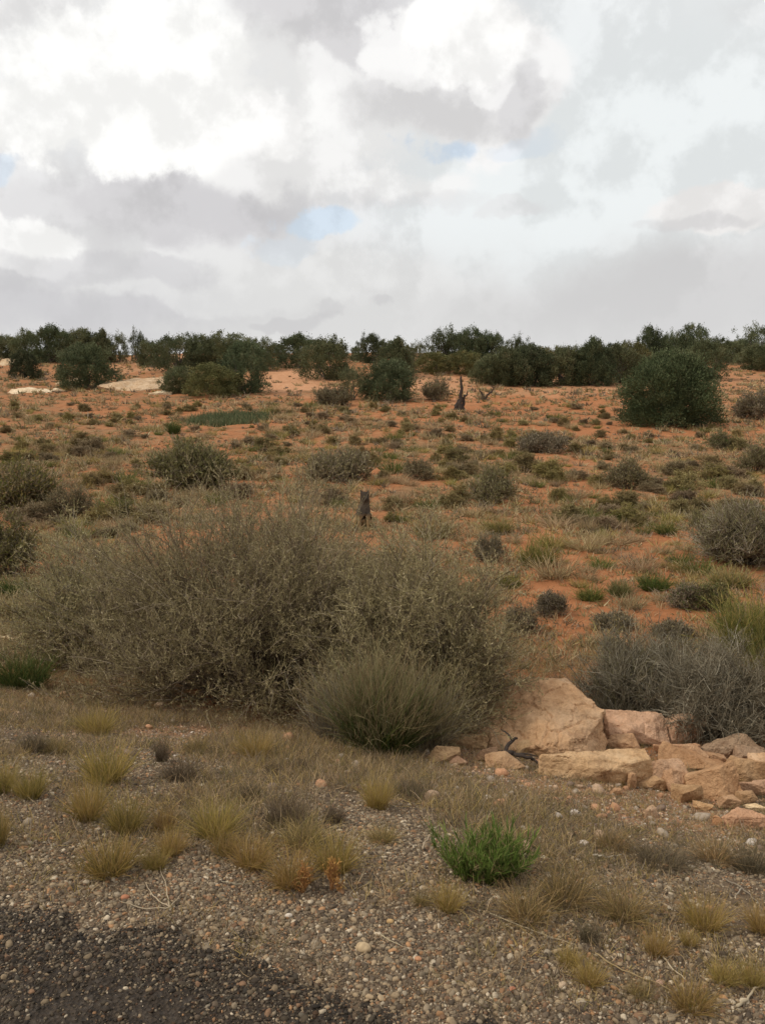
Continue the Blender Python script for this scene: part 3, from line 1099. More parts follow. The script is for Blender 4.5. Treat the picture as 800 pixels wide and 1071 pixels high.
def reed_parts(seed, rx, ry, h, n, cols_low, cols_tip, w=.006, spread=.8, base=.35, droop=-.02):
    """upright broom-like shrub: stems green below, straw above"""
    rng = np.random.default_rng(seed)
    a = rng.uniform(0, 2 * math.pi, n); q = np.sqrt(rng.uniform(0, 1, n))
    s = np.stack([np.cos(a) * q * rx * base, np.sin(a) * q * ry * base, np.zeros(n) - .01], -1)
    lean = spread * q * rng.uniform(.5, 1.1, n)
    cl = 1 + .65 * np.array([mnoise.noise(Vector((math.cos(i) * j * 2.2, math.sin(i) * j * 2.2, seed * 1.3))) for i, j in zip(a, q)])
    d = np.stack([np.cos(a) * lean * rx / h, np.sin(a) * lean * ry / h, np.ones(n)], -1)
    P = walk(rng, s, d + rng.normal(0, .17, (n, 3)), h * rng.uniform(.32, 1.14, n) * cl, 6, .15, droop)
    V, F, per = tubes(P, w * .5 * np.ones(n), w * .15 * np.ones(n))
    lo = pal(rng, n, cols_low, 1, .2)[:, None, :]; hi = pal(rng, n, cols_tip, 1, .2)[:, None, :]
    t = np.clip((np.linspace(0, 1, 7)[None, :, None] - rng.uniform(.32, .85, (n, 1, 1))) / .3, 0, 1)
    c = np.repeat((lo * (1 - t) + hi * t).reshape(-1, 3), 3, 0)
    br = Acc().add(V, [F], c)
    s, d, qq, tt = along(rng, P, 5, .25, 1)
    nb = len(s)
    P2 = walk(rng, s, d + rng.normal(0, .28, (nb, 3)) + np.array([0, 0, .3]), h * rng.uniform(.08, .2, nb), 2, .1)
    V, F, per = tubes(P2, w * .28 * np.ones(nb), w * .1 * np.ones(nb))
    lo = pal(rng, nb, cols_low, 1, .2); hi = pal(rng, nb, cols_tip, 1, .2)
    c = np.where((tt > .5)[:, None], hi, lo)
    fo = Acc().add(V, [F], np.repeat(c, per, 0))
    return br, fo


def shrub(name, lab, cat, x, yb, yt, w, parts, group=None, dr=.8, rz=0.0, names=('branches', 'foliage'), mark=None):
    (cx, cy, cz), rx, ry, h = place(x, yb, yt, w, dr)
    br, fo = parts(rx, ry, h)
    e = empty(name, (cx, cy, cz), rz)
    link(names[0], br.mesh(names[0], M_wood), e)
    if fo.n:
        link(names[1], fo.mesh(names[1], M_leaf), e)
    prop(e, lab, cat, group)
    SPOTS.append((x, (yb + yt) / 2, w / 2, (yb - yt) / 2))
    if mark:
        LAND.append((x, (yb + yt) / 2, mark))
    return e


# ---- the big saltbush thicket in front and its neighbours
shrub('saltbush', 'huge rounded olive-brown saltbush with fine tangled twigs filling the middle of the view', 'bush', 274, 754, 518, 390,
      lambda rx, ry, h: shrub_parts(1, rx, ry, h, 230, 13, 8, BRUSHW, BRUSH, (.024, .0062), 8, .5, .0018, .008, .14, wood_twig=.3), dr=.75, mark='the huge saltbush')
shrub('saltbush', 'brown twiggy saltbush drooping over the tall boulder beside the huge rounded one', 'bush', 440, 776, 572, 214,
      lambda rx, ry, h: shrub_parts(2, rx, ry, h, 140, 13, 8, BRUSHW, BRUSH, (.024, .0062), 7, .35, .0018, .007, .16, wood_twig=.35), dr=.85)
shrub('saltbush', 'lower dry saltbush with bare grey twigs at the outer flank of the huge one', 'bush', 98, 705, 556, 165,
      lambda rx, ry, h: shrub_parts(3, rx, ry, h, 110, 11, 7, BRUSHW + DEADW[:2], BRUSH + TAN[:1], (.024, .0065), 5, .3, .0019, .007, .2, wood_twig=.4), dr=.9)
shrub('broom_shrub', 'broom-like clump with green stems and straw tips in front of the huge saltbush', 'shrub', 400, 792, 694, 92,
      lambda rx, ry, h: reed_parts(4, rx, ry, h, 1500, GREEN[:3] + YELG[1:2], TAN[:2] + BRUSH[:2], .005, .75, .55), dr=.8, names=('stems', 'foliage'))
shrub('dead_brush', 'pale grey dry stems fanning out beside the green-stemmed broom clump', 'shrub', 356, 780, 706, 66,
      lambda rx, ry, h: reed_parts(5, rx, ry, h, 620, DEADW, TAN[:2] + DEADW, .004, .9, .45), dr=.7, names=('stems', 'twigs'))
shrub('dead_brush', 'grey dry twiggy clump between green-stemmed broom clump and the boulder', 'shrub', 446, 788, 706, 72,
      lambda rx, ry, h: reed_parts(6, rx, ry, h, 620, DEADW + TAN[:1], BRUSH + DEADW[:1], .004, .9, .45), dr=.7, names=('stems', 'twigs'))
shrub('dead_brush', 'wide leafless grey brush tangled behind the rock pile', 'shrub', 672, 764, 676, 160,
      lambda rx, ry, h: shrub_parts(7, rx, ry, h, 130, 12, 7, DEADW, SAGE[:1] + GREY, (.02, .006), 1, .5, .0022, .006, .25, l3=.14), dr=.8, mark='the wide grey brush')
shrub('dead_brush', 'second leafless grey brush crowding the olive reeds behind the rocks', 'shrub', 752, 782, 690, 140,
      lambda rx, ry, h: shrub_parts(8, rx, ry, h, 120, 12, 7, DEADW, GREY, (.02, .006), 1, .4, .0022, .006, .25, l3=.14), dr=.8)
shrub('sagebrush', 'large grey twiggy sagebrush at the edge of the bare red sand', 'bush', 778, 596, 534, 112,
      lambda rx, ry, h: shrub_parts(9, rx, ry, h, 110, 11, 7, DEADW + BRUSHW[:1], SAGE, (.04, .013), 2, .5, .004, .010, .25, l3=.2), mark='the large grey sagebrush')
shrub('rabbitbrush', 'bushy yellow-green rabbitbrush standing behind the second grey brush', 'shrub', 782, 690, 622, 74,
      lambda rx, ry, h: reed_parts(10, rx, ry, h, 700, GREEN[:2] + YELG, YELG + STRAW[:1], .008, .95, .5), mark='the bushy yellow-green rabbitbrush', names=('stems', 'foliage'))
shrub('rabbitbrush', 'tall yellow-olive reeds rising beside the rocks at the frame edge', 'shrub', 812, 768, 664, 44,
      lambda rx, ry, h: reed_parts(11, rx, ry, h, 520, GREEN[:1] + YELG + OLIVE, YELG + OLIVE[:2], .005, .7, .5), names=('stems', 'foliage'))
shrub('rabbitbrush', 'low dark green shrub at the foot of the dry flank saltbush', 'shrub', 24, 722, 684, 62,
      lambda rx, ry, h: reed_parts(12, rx, ry, h, 700, GREEN + LIME[2:3], GREEN + YELG[:1], .005, 1.1, .5), names=('stems', 'foliage'))
shrub('rabbitbrush', 'brown-yellow shrub under the large grey sagebrush', 'shrub', 762, 617, 592, 52,
      lambda rx, ry, h: reed_parts(13, rx, ry, h, 420, YELG + OLIVE, STRAW[:2] + BRUSH[:2], .009, 1.1, .5), names=('stems', 'foliage'))

# ---- shrubs of the plain that can be told apart: x, base row, top row, width, builder, label
def p_sage(seed, leaf, wood=BRUSHW, dens=1.0, lf=(.06, .022)):
    def f(rx, ry, h):
        k = (rx / .6)
        return shrub_parts(seed, rx, ry, h, int(46 * dens), 9, 6, wood, leaf, (lf[0] * max(k, .5), lf[1] * max(k, .5)), 2, .5, .003 * max(k, .6), .008 * max(k, .6), .22, l3=.16 * max(k, .5))
    return f


def p_reed(seed, lo, hi, n=380):
    def f(rx, ry, h):
        return reed_parts(seed, rx, ry, h, n, lo, hi, .011 * max(rx / .35, .6), 1.1, .55)
    return f


MID = [
    (560, 594, 566, 46, p_reed(31, YELG + GREEN[:1], YELG + STRAW[:1]), 'round yellow-green rabbitbrush on the red sand, brightest of its size', 'rabbitbrush', 'the round yellow-green rabbitbrush'),
    (531, 617, 597, 28, p_reed(32, GREEN, STRAW[:1] + YELG), 'small two-toned green tuft below the round yellow-green rabbitbrush', 'rabbitbrush', None),
    (617, 630, 613, 32, p_reed(33, YELG + GREEN, YELG), 'low olive-green mound in the middle of the bare red sand', 'rabbitbrush', None),
    (683, 620, 598, 38, p_reed(34, GREEN + LIME[:1], GREEN + YELG[:1]), 'vivid green rabbitbrush on the red sand near the large grey sagebrush', 'rabbitbrush', 'the vivid green rabbitbrush'),
    (647, 626, 608, 22, p_reed(35, GREEN, OLIVE), 'small dark green tuft beside the vivid green rabbitbrush', 'rabbitbrush', None),
    (577, 646, 622, 30, p_sage(36, GREY + SAGE[:1], DEADW), 'round grey sagebrush alone on the bare red sand', 'sagebrush', 'the round grey sagebrush'),
    (696, 560, 545, 28, p_reed(37, GREEN, STRAW[:1] + YELG), 'dark green tuft with straw rim uphill from the vivid green rabbitbrush', 'rabbitbrush', None),
    (734, 552, 535, 26, p_sage(38, OLIVE + SAGE[:1]), 'rounded olive shrub just uphill of the large grey sagebrush', 'sagebrush', None),
    (655, 512, 486, 54, p_sage(39, SAGE + OLIVE[:1]), 'broad loose olive sagebrush in the open plain under the big juniper', 'sagebrush', 'the broad olive sagebrush'),
    (517, 528, 496, 58, p_sage(40, SAGE + OLIVE[:1]), 'broad grey-olive sagebrush in the plain beyond the sitting animal', 'sagebrush', 'the broad grey-olive sagebrush'),
    (200, 514, 474, 96, p_sage(41, OLIVE + SAGE[:2], BRUSHW, 1.6), 'wide dark olive sagebrush just behind the huge saltbush', 'sagebrush', 'the wide dark olive sagebrush'),
    (28, 534, 488, 80, p_sage(42, YELG + SAGE + TAN[:1], BRUSHW, 1.5), 'bushy yellow-olive shrub in front of the far left plain', 'sagebrush', 'the bushy yellow-olive shrub'),
    (8, 606, 546, 70, p_sage(43, OLIVE + YELG + SAGE, BRUSHW, 1.6), 'tall olive shrub cut by the frame above the low dark green shrub', 'sagebrush', None),
    (14, 626, 606, 40, p_reed(44, GREEN, GREEN + YELG[:1], 500), 'low green mound in front of the tall olive shrub', 'rabbitbrush', None),
    (72, 545, 510, 52, p_sage(45, SAGE + TAN[:1]), 'tan-grey shrub beside the bushy yellow-olive one', 'sagebrush', None),
    (182, 455, 440, 15, p_reed(46, GREEN, GREEN, 500), 'tiny dark green bush beside the flat green patch', 'rabbitbrush', 'the tiny dark green bush'),
    (130, 542, 527, 32, p_sage(47, GREEN[2:3] + OLIVE, BRUSHW), 'dark little bush against the top of the dry flank saltbush', 'sagebrush', None),
    (353, 504, 478, 78, p_sage(48, SAGE + GREY[:1], BRUSHW, 1.4), 'wide low grey-green sagebrush in the plain behind the sitting animal', 'sagebrush', 'the wide grey-green sagebrush'),
    (437, 503, 481, 34, p_sage(49, SAGE), 'upright grey-green sagebrush in open plain, straight below the dark snag', 'sagebrush', None),
    (566, 474, 459, 54, p_sage(50, GREY + SAGE[2:3], BRUSHW), 'low dark grey mat shrub in the plain short of the big juniper', 'sagebrush', 'the dark grey mat shrub'),
    (456, 420, 397, 34, p_sage(51, SAGE + GREY[:1]), 'pale grey shrub between the central junipers and the dark snag', 'sagebrush', None),
    (348, 425, 408, 40, p_sage(52, SAGE + GREY[:1]), 'grey-green shrub at the foot of the leaning juniper', 'sagebrush', None),
    (790, 495, 468, 44, p_sage(53, SAGE + OLIVE[:1]), 'grey-olive shrub at the edge of the plain past the big juniper', 'sagebrush', 'the edge shrub'),
    (752, 470, 452, 30, p_sage(54, SAGE + GREEN[:1]), 'soft green shrub just below the big juniper', 'sagebrush', None),
    (790, 440, 414, 50, p_sage(55, SAGE + GREY), 'wide grey shrub on the slope beside the big juniper', 'sagebrush', None),
    (520, 560, 540, 40, p_reed(56, YELG + OLIVE, STRAW + TAN[:1]), 'olive grass-like shrub behind the round yellow-green rabbitbrush', 'rabbitbrush', None),
    (452, 565, 540, 46, p_reed(57, OLIVE + YELG, TAN + STRAW[:1]), 'tawny shrub behind the drooping brown saltbush', 'rabbitbrush', None),
    (512, 590, 560, 40, p_sage(58, SAGE + GREY + TAN[:1], DEADW), 'grey dried shrub between the drooping saltbush and the red sand', 'sagebrush', None),
    (700, 672, 655, 44, p_sage(59, GREY + SAGE, DEADW), 'small dead-looking grey shrub behind the wide grey brush', 'sagebrush', None),
    (745, 640, 612, 30, p_sage(60, OLIVE + GREEN[:1], BRUSHW), 'brownish green little shrub in front of the brown-yellow one', 'sagebrush', None),
    (715, 638, 612, 34, p_sage(61, GREY + GREEN[:1] + SAGE, DEADW), 'grey shrub with a green heart on the red sand', 'sagebrush', None),
    (640, 660, 648, 44, p_sage(62, GREY + TAN[:1], DEADW), 'brown dry shrub on the sand just behind the wide grey brush', 'sagebrush', None),
    (545, 664, 638, 36, p_sage(63, SAGE + GREY + TAN[:1], DEADW), 'thin grey shrub at the far end of the drooping saltbush', 'sagebrush', None),
]
for x, yb, yt, w, fn, lab, nm, mk in MID:
    shrub(nm, lab, 'shrub', x, yb, yt, w, fn, 'shrubs of the plain that stand out', mark=mk, names=('stems', 'foliage') if nm == 'rabbitbrush' else ('branches', 'foliage'))


# flat green patch: a low mat shrub spread over the ground
def build_mat():
    rng = np.random.default_rng(77)
    acc = Acc()
    X0, Y0, Z0 = pix1(228, 447)
    dep = depth(X0, Y0, Z0)
    rx = 44 * dep / FPX; ry = rx * 1.5
    n = 3800
    a = rng.uniform(0, 2 * math.pi, n); q = np.sqrt(rng.uniform(0, 1, n)) * (1 + .3 * rng.normal(0, .4, n))
    x = np.cos(a) * q * rx; y = np.sin(a) * q * ry
    z = zt(X0 + x, Y0 + ry + y) - Z0
    P = walk(rng, np.stack([x, y, z], -1), rng.normal(0, .35, (n, 3)) + np.array([0, 0, 1]), rng.uniform(.15, .42, n), 2, .2)
    V, F, per = ribbons(rng, P, .04 * np.ones(n))
    acc.add(V, [F], pal(rng, n, [(3, (.10, .125, .055)), (2, (.14, .155, .075)), (1, (.2, .19, .1))], per, .2))
    o = link('mat_shrub', acc.mesh('mat_shrub', M_leaf), None, (X0, Y0 + ry, Z0))
    prop(o, 'flat spreading grey-green mat of low plants in the plain below the junipers', 'shrub')
    SPOTS.append((228, 438, 46, 10))
    LAND.append((228, 438, 'the flat green mat'))


build_mat()

# ================================================================== TREES
JUN = [(4, (.125, .130, .066)), (3, (.155, .156, .084)), (2, (.095, .104, .053)), (1, (.20, .185, .105))]


def crown_mesh(seed, n_lobe, per, leaf, shape='round', open_=0.0, lift=.04, amp=1.0):
    """unit crown: x,y in [-.5,.5], z in [0,1]; many small sprays gathered on lobes"""
    rng = np.random.default_rng(seed)
    acc = Acc()
    a = rng.uniform(0, 2 * math.pi, n_lobe)
    t = rng.uniform(0, 1, n_lobe)
    if shape == 'dome':          # broad, full to the ground
        prof = np.clip(1 - np.clip((t - .28) / .74, 0, 1) ** 2.4, .02, 1) ** .66 * np.clip(.94 + t * .4, 0, 1)
    elif shape == 'cone':
        prof = np.clip(1.08 - t, .08, 1) ** .75 * np.clip((t + .05) / .15, .3, 1)
    else:
        prof = np.clip(1 - np.abs((t - .45) / .60) ** 2.4, .03, 1) ** .7
    q = rng.uniform(0, 1, n_lobe) ** .38
    un = np.array([mnoise.noise(Vector((math.cos(i) * 1.6 + seed * 5, math.sin(i) * 1.6, j * 2.6))) for i, j in zip(a, t)])
    r = .46 * prof * q * (1 + .75 * amp * un)
    c = np.stack([np.cos(a) * r, np.sin(a) * r, lift + t * (.93 - lift) * (1 + .26 * amp * un)], -1)
    keep = rng.uniform(0, 1, n_lobe) > open_ * (un > .0)
    c = c[keep]
    n = len(c)
    out = unit(np.stack([c[:, 0], c[:, 1], (c[:, 2] - .45) * .6 + .16], -1))
    sz = rng.uniform(.6, 1.25, n)
    cc = np.repeat(c, per, 0); oo = np.repeat(out, per, 0); ss = np.repeat(sz, per)[:, None]
    m = len(cc)
    s = rng.normal(0, 1, (m, 3)) * np.array([.030, .030, .050]) * ss
    pts = cc + s + oo * rng.uniform(-.02, .03, (m, 1))
    d = oo * .5 + unit(s) * .45 + np.array([0, 0, .75]) + rng.normal(0, .3, (m, 3))
    V, F, k = leaves(rng, pts, d, leaf[0] * rng.uniform(.6, 1.3, m), leaf[1] * rng.uniform(.6, 1.3, m))
    V[:, 2] = np.maximum(V[:, 2], .0)
    lobe_c = pal(rng, n, JUN, 1, .22)
    col = np.repeat(lobe_c, per, 0) * rng.uniform(.86, 1.14, (m, 1))
    acc.add(V, [F], np.repeat(col, k, 0))
    return acc.mesh('crown', M_needle)


def trunk_mesh(seed, lean=.1, n=5):
    rng = np.random.default_rng(seed)
    acc = Acc()
    base = rng.normal(0, .02, (n, 3)) * np.array([1, 1, 0]) - np.array([0, 0, .03])
    d = np.stack([rng.normal(0, .35 + lean, n), rng.normal(0, .35, n), np.ones(n)], -1)
    P = walk(rng, base, d, rng.uniform(.55, .8, n), 6, .16)
    V, F, k = tubes(P, .034 * rng.uniform(.7, 1.2, n), .008 * np.ones(n), 7)
    acc.add(V, [F], pal(rng, n, [(1, (.10, .08, .065)), (1, (.14, .115, .095))], k))
    s, dd, q, tt = along(rng, P, 5, .3, 1)
    P2 = walk(rng, s, dd + rng.normal(0, .6, (len(s), 3)), .22, 4, .15)
    V, F, k = tubes(P2, .010 * np.ones(len(s)), .003 * np.ones(len(s)), 5)
    acc.add(V, [F], pal(rng, len(s), [(1, (.10, .08, .065))], k))
    return acc.mesh('trunk', M_wood)


CROWNS = {
    'dome': [crown_mesh(201 + i, 420, 54, (.038, .017), 'dome', 0, .0) for i in range(3)],
    'round': [crown_mesh(211 + i, 400, 54, (.038, .017), 'round', .40, .0) for i in range(4)],
    'cone': [crown_mesh(221 + i, 360, 54, (.038, .017), 'cone', .1, .0) for i in range(2)],
    'open': [crown_mesh(231 + i, 230, 48, (.038, .016), 'round', .6, .12) for i in range(3)],
}
TRUNKS = [trunk_mesh(241 + i, .1 + .12 * i) for i in range(3)]

# x, base row, top row, width, shape, tone, label      (front of the grove first)
D_, O_, P_ = (.66, .74, .70), (1.15, 1.08, .82), (.92, .95, .88)
TREES = [
    (91, 408, 364, 50, 'dome', D_, 'dark round juniper standing beside the broad pale sandstone outcrop', 'the dark round juniper'),
    (27, 396, 367, 28, 'dome', D_, 'small dark juniper in front of the ridge grove at the far left', None),
    (190, 412, 385, 38, 'dome', P_, 'low dark juniper at the end of the broad pale outcrop', None),
    (225, 415, 381, 48, 'dome', O_, 'olive juniper between the low dark juniper and the tall juniper by the sand', None),
    (256, 412, 360, 46, 'round', D_, 'tall dark juniper at the edge of the open orange sand', 'the tall sand-edge juniper'),
    (343, 398, 355, 46, 'round', P_, 'round-topped juniper standing on the far side of the orange sand gap', None),
    (312, 386, 351, 46, 'round', D_, 'broad dark juniper on the skyline above the orange sand gap', None),
    (406, 421, 380, 50, 'dome', D_, 'dense dark juniper at the front of the central group', 'the central front juniper'),
    (370, 419, 384, 32, 'open', P_, 'thin leaning juniper with bare trunks beside the dense central one', None),
    (415, 396, 355, 42, 'cone', P_, 'pointed juniper rising behind the dense central one', None),
    (389, 380, 351, 26, 'round', D_, 'dark ball-headed tree on the skyline behind the central group', None),
    (373, 378, 362, 13, 'round', P_, 'tiny round tree on the skyline beside the ball-headed one', None),
    (436, 384, 359, 22, 'open', P_, 'sparse tree with sky showing through, behind the pointed juniper', None),
    (453, 392, 369, 40, 'round', O_, 'olive bushy juniper uphill of the dark snag', None),
    (486, 393, 370, 36, 'round', O_, 'olive juniper bush standing right behind the dark snag', None),
    (463, 382, 344, 34, 'open', D_, 'tall layered pine breaking the skyline above the dark snag', None),
    (492, 384, 346, 36, 'round', D_, 'dark broad-headed pine next to the tall layered one', None),
    (514, 384, 349, 26, 'round', D_, 'dark pine at the low end of the skyline pine group', None),
    (512, 403, 374, 34, 'dome', P_, 'bushy juniper in front of the skyline pine group, by the forked dead stub', None),
    (541, 388, 353, 24, 'open', D_, 'single loose-topped pine between skyline group and the long grove', None),
    (530, 404, 366, 40, 'dome', P_, 'first bushy juniper of the long grove, nearest the forked dead stub', None),
    (557, 405, 362, 46, 'dome', D_, 'tallest dark juniper in the long grove front row', 'the long grove'),
    (590, 404, 365, 42, 'round', P_, 'rounded juniper in the middle of the long grove, under the far pale hill', None),
    (618, 404, 359, 40, 'dome', D_, 'dark full juniper just past the far pale hill in the long grove', None),
    (645, 402, 361, 44, 'round', P_, 'grey-green juniper at the grove end, behind the big juniper', None),
    (680, 386, 343, 28, 'round', D_, 'tall dark round-headed pine above the big juniper', None),
    (700, 386, 349, 22, 'open', D_, 'slim pine close beside the tall round-headed pine', None),
    (722, 388, 346, 36, 'round', D_, 'broad dark pine on the skyline right over the big juniper', None),
    (737, 398, 357, 40, 'round', P_, 'juniper peeking out behind the shoulder of the big juniper', None),
    (764, 380, 357, 36, 'round', P_, 'low grey-green juniper on the slope past the big juniper', None),
    (787, 380, 342, 34, 'open', D_, 'tall dark pine on the skyline at the far right slope', None),
    (795, 388, 362, 44, 'dome', P_, 'wide low juniper in front of the far right pine', None),
    (575, 392, 366, 36, 'round', O_, 'olive juniper top showing between the front trees of the long grove', None),
    (604, 390, 366, 34, 'round', P_, 'grey-green tree top behind the long grove under the pale hill', None),
    (660, 390, 360, 36, 'round', O_, 'olive tree filling the gap between grove end and tall round-headed pine', None),
    (55, 380, 342, 36, 'round', D_, 'tallest dark tree of the ridge grove above the small dark juniper', None),
    (31, 378, 347, 32, 'round', P_, 'round tree of the ridge grove behind the small dark juniper', None),
    (84, 380, 345, 34, 'round', P_, 'tree of the ridge grove straight behind the dark round juniper', None),
    (108, 380, 346, 28, 'cone', P_, 'tapering tree of the ridge grove past the dark round juniper', None),
    (126, 380, 350, 22, 'open', P_, 'loose thin tree at the low end of the ridge grove', None),
    (146, 382, 347, 18, 'open', D_, 'narrow twin-topped tree standing out above the broad pale outcrop', None),
    (157, 384, 357, 26, 'round', P_, 'low round tree at the foot of the narrow twin-topped one', None),
    (186, 390, 352, 46, 'round', D_, 'wide tree on the skyline above the low dark juniper', None),
    (209, 388, 351, 28, 'round', P_, 'grey-green skyline tree beside the wide one', None),
    (238, 388, 353, 48, 'round', P_, 'broad skyline tree behind the olive juniper', None),
    (272, 388, 358, 30, 'round', P_, 'low skyline tree behind the tall juniper at the sand edge', None),
    (5, 374, 352, 26, 'round', P_, 'low tree at the very end of the ridge grove', None),
    (168, 380, 362, 24, 'round', O_, 'small olive tree between the low round tree and the wide skyline tree', None),
    (750, 376, 353, 24, 'open', D_, 'small ragged pine between the broad pine and the far right slope', None),
    (352, 376, 360, 24, 'round', P_, 'half hidden tree top behind the round-topped juniper', None),
    (68, 378, 350, 34, 'round', P_, 'dense tree filling the ridge grove between its tallest tree and the next', None),
    (98, 379, 352, 34, 'round', D_, 'dark low tree in the ridge grove just behind the tapering one', None),
    (14, 376, 354, 30, 'round', P_, 'grey-green tree in the ridge grove close to its very end', None),
    (222, 384, 356, 36, 'round', D_, 'dark tree between the grey-green skyline tree and the broad one', None),
    (252, 386, 357, 36, 'round', P_, 'dense tree behind the gap between olive juniper and tall sand-edge one', None),
    (290, 374, 360, 26, 'round', P_, 'small skyline tree just before the broad dark juniper', None),
    (328, 378, 358, 30, 'round', P_, 'small tree between broad dark juniper and round-topped juniper', None),
    (405, 376, 358, 26, 'round', P_, 'small tree behind the ball-headed one and the pointed juniper', None),
    (423, 378, 362, 22, 'round', O_, 'small olive tree low behind the pointed juniper', None),
    (478, 380, 352, 34, 'round', P_, 'dense tree in the skyline pine group between the two tallest', None),
    (503, 382, 354, 32, 'round', D_, 'dark tree behind the low end of the skyline pine group', None),
    (546, 384, 362, 30, 'round', P_, 'grey-green tree at the start of the long grove, back row', None),
    (632, 388, 362, 36, 'round', D_, 'dark back-row tree near the end of the long grove', None),
    (690, 384, 356, 34, 'round', P_, 'grey-green tree below the tall round-headed pine', None),
    (712, 382, 354, 34, 'round', P_, 'dense tree below the slim pine over the big juniper', None),
    (776, 378, 356, 36, 'round', D_, 'dark tree on the slope just before the far right pine', None),
]


def build_trees():
    for i, (x, yb, yt, w, sh, tone, lab, mk) in enumerate(TREES):
        (cx, cy, cz), rx, ry, h = place(x, yb, yt, w, .9)
        e = empty('juniper_tree' if 'pine' not in lab else 'pine_tree', (cx, cy, cz - .05), (i * 2.4) % 6.28)
        v = CROWNS[sh]
        c = link('crown', v[(i * 7 + i // 3) % len(v)], e, sc=(rx * 2.35, rx * 2.35, h * 1.04))
        t = link('trunk', TRUNKS[i % 3], e, sc=(min(rx * 1.6, h * .8), min(rx * 1.6, h * .8), h))
        c.color = (*[q * random.Random(i * 31).uniform(.82, 1.2) for q in tone], 1)
        prop(e, lab, 'tree', 'junipers and pines on the rise')
        SPOTS.append((x, (yb + yt) / 2, w / 2, (yb - yt) / 2))
        if mk:
            LAND.append((x, (yb + yt) / 2, mk))
    # the big juniper of the plain
    (cx, cy, cz), rx, ry, h = place(698, 447, 371, 101, .9)
    e = empty('juniper_tree', (cx, cy, cz - .04))
    c = link('crown', crown_mesh(251, 1000, 64, (.030, .010), 'dome', 0, .0, .65), e, sc=(rx * 2.12, rx * 2.0, h * 1.02))
    c.color = (.68, .80, .68, 1)
    link('trunk', trunk_mesh(252, .1, 7), e, sc=(rx * 1.2, rx * 1.2, h * .9))
    prop(e, 'big dense dark juniper standing alone on the plain, full to the ground', 'tree', 'junipers and pines on the rise')
    SPOTS.append((698, 408, 58, 42))
    LAND.append((698, 420, 'the big lone juniper'))


build_trees()


# ---- dead snag and stub
def wood_piece(acc, pts, r0, r1, sides=8, rng=None):
    P = np.array(pts, float)
    # resample with a little wobble
    t = np.linspace(0, len(P) - 1, (len(P) - 1) * 4 + 1)
    Q = np.stack([np.interp(t, np.arange(len(P)), P[:, k]) for k in range(3)], -1)
    if rng is not None:
        Q[1:-1] += rng.normal(0, min(r0 * .16, .03), Q[1:-1].shape)
    V, F, k = tubes(Q[None], np.array([r0]), np.array([r1]), sides)
    n = len(V)
    acc.add(V, [F, np.array([list(range(sides))[::-1]]), np.array([list(range(n - sides, n))])], (1, 1, 1))


def build_snag():
    rng = np.random.default_rng(3)
    X, Y, Z = pix1(481, 429)
    k = depth(X, Y, Z) / FPX
    e = empty('dead_snag', (X, Y, Z - .05))
    a = Acc()
    wood_piece(a, [(0, 0, 0), (.2 * k, 0, 12 * k), (.9 * k, 0, 24 * k), (.6 * k, 0, 36 * k)], 2.9 * k, .9 * k, 9, rng)
    wood_piece(a, [(-3 * k, 0, 0), (-3 * k, .1, 6 * k), (-1 * k, 0, 12 * k)], 3.2 * k, 1.2 * k, 7, rng)
    wood_piece(a, [(3 * k, 0, 0), (3.5 * k, .1, 8 * k), (4 * k, 0, 17 * k)], 2.6 * k, 1.0 * k, 7, rng)
    me = a.mesh('trunk', M_dark); link('trunk', me, e)
    a = Acc()
    wood_piece(a, [(3 * k, 0, 13 * k), (7 * k, 0, 17 * k), (7.5 * k, 0, 21 * k)], 1.2 * k, .5 * k, 6, rng)
    link('branch', a.mesh('branch', M_dark), e)
    prop(e, 'dark upright snag of a dead tree standing alone on the plain', 'dead tree')
    LAND.append((482, 412, 'the dark snag'))
    SPOTS.append((482, 412, 10, 18))
    X, Y, Z = pix1(507, 418)
    k = depth(X, Y, Z) / FPX
    e = empty('dead_stub', (X, Y, Z - .03))
    for pts in ([(0, 0, 0), (-3 * k, 0, 6 * k), (-6 * k, 0, 11 * k)], [(0, 0, 0), (2 * k, 0, 5 * k), (7 * k, 0, 9 * k), (9 * k, 0, 13 * k)]):
        a = Acc(); wood_piece(a, pts, 1.5 * k, .5 * k, 6, rng)
        link('branch', a.mesh('branch', M_dark), e)
    prop(e, 'low forked dead stub on the sand beside the dark snag', 'dead tree')


build_snag()


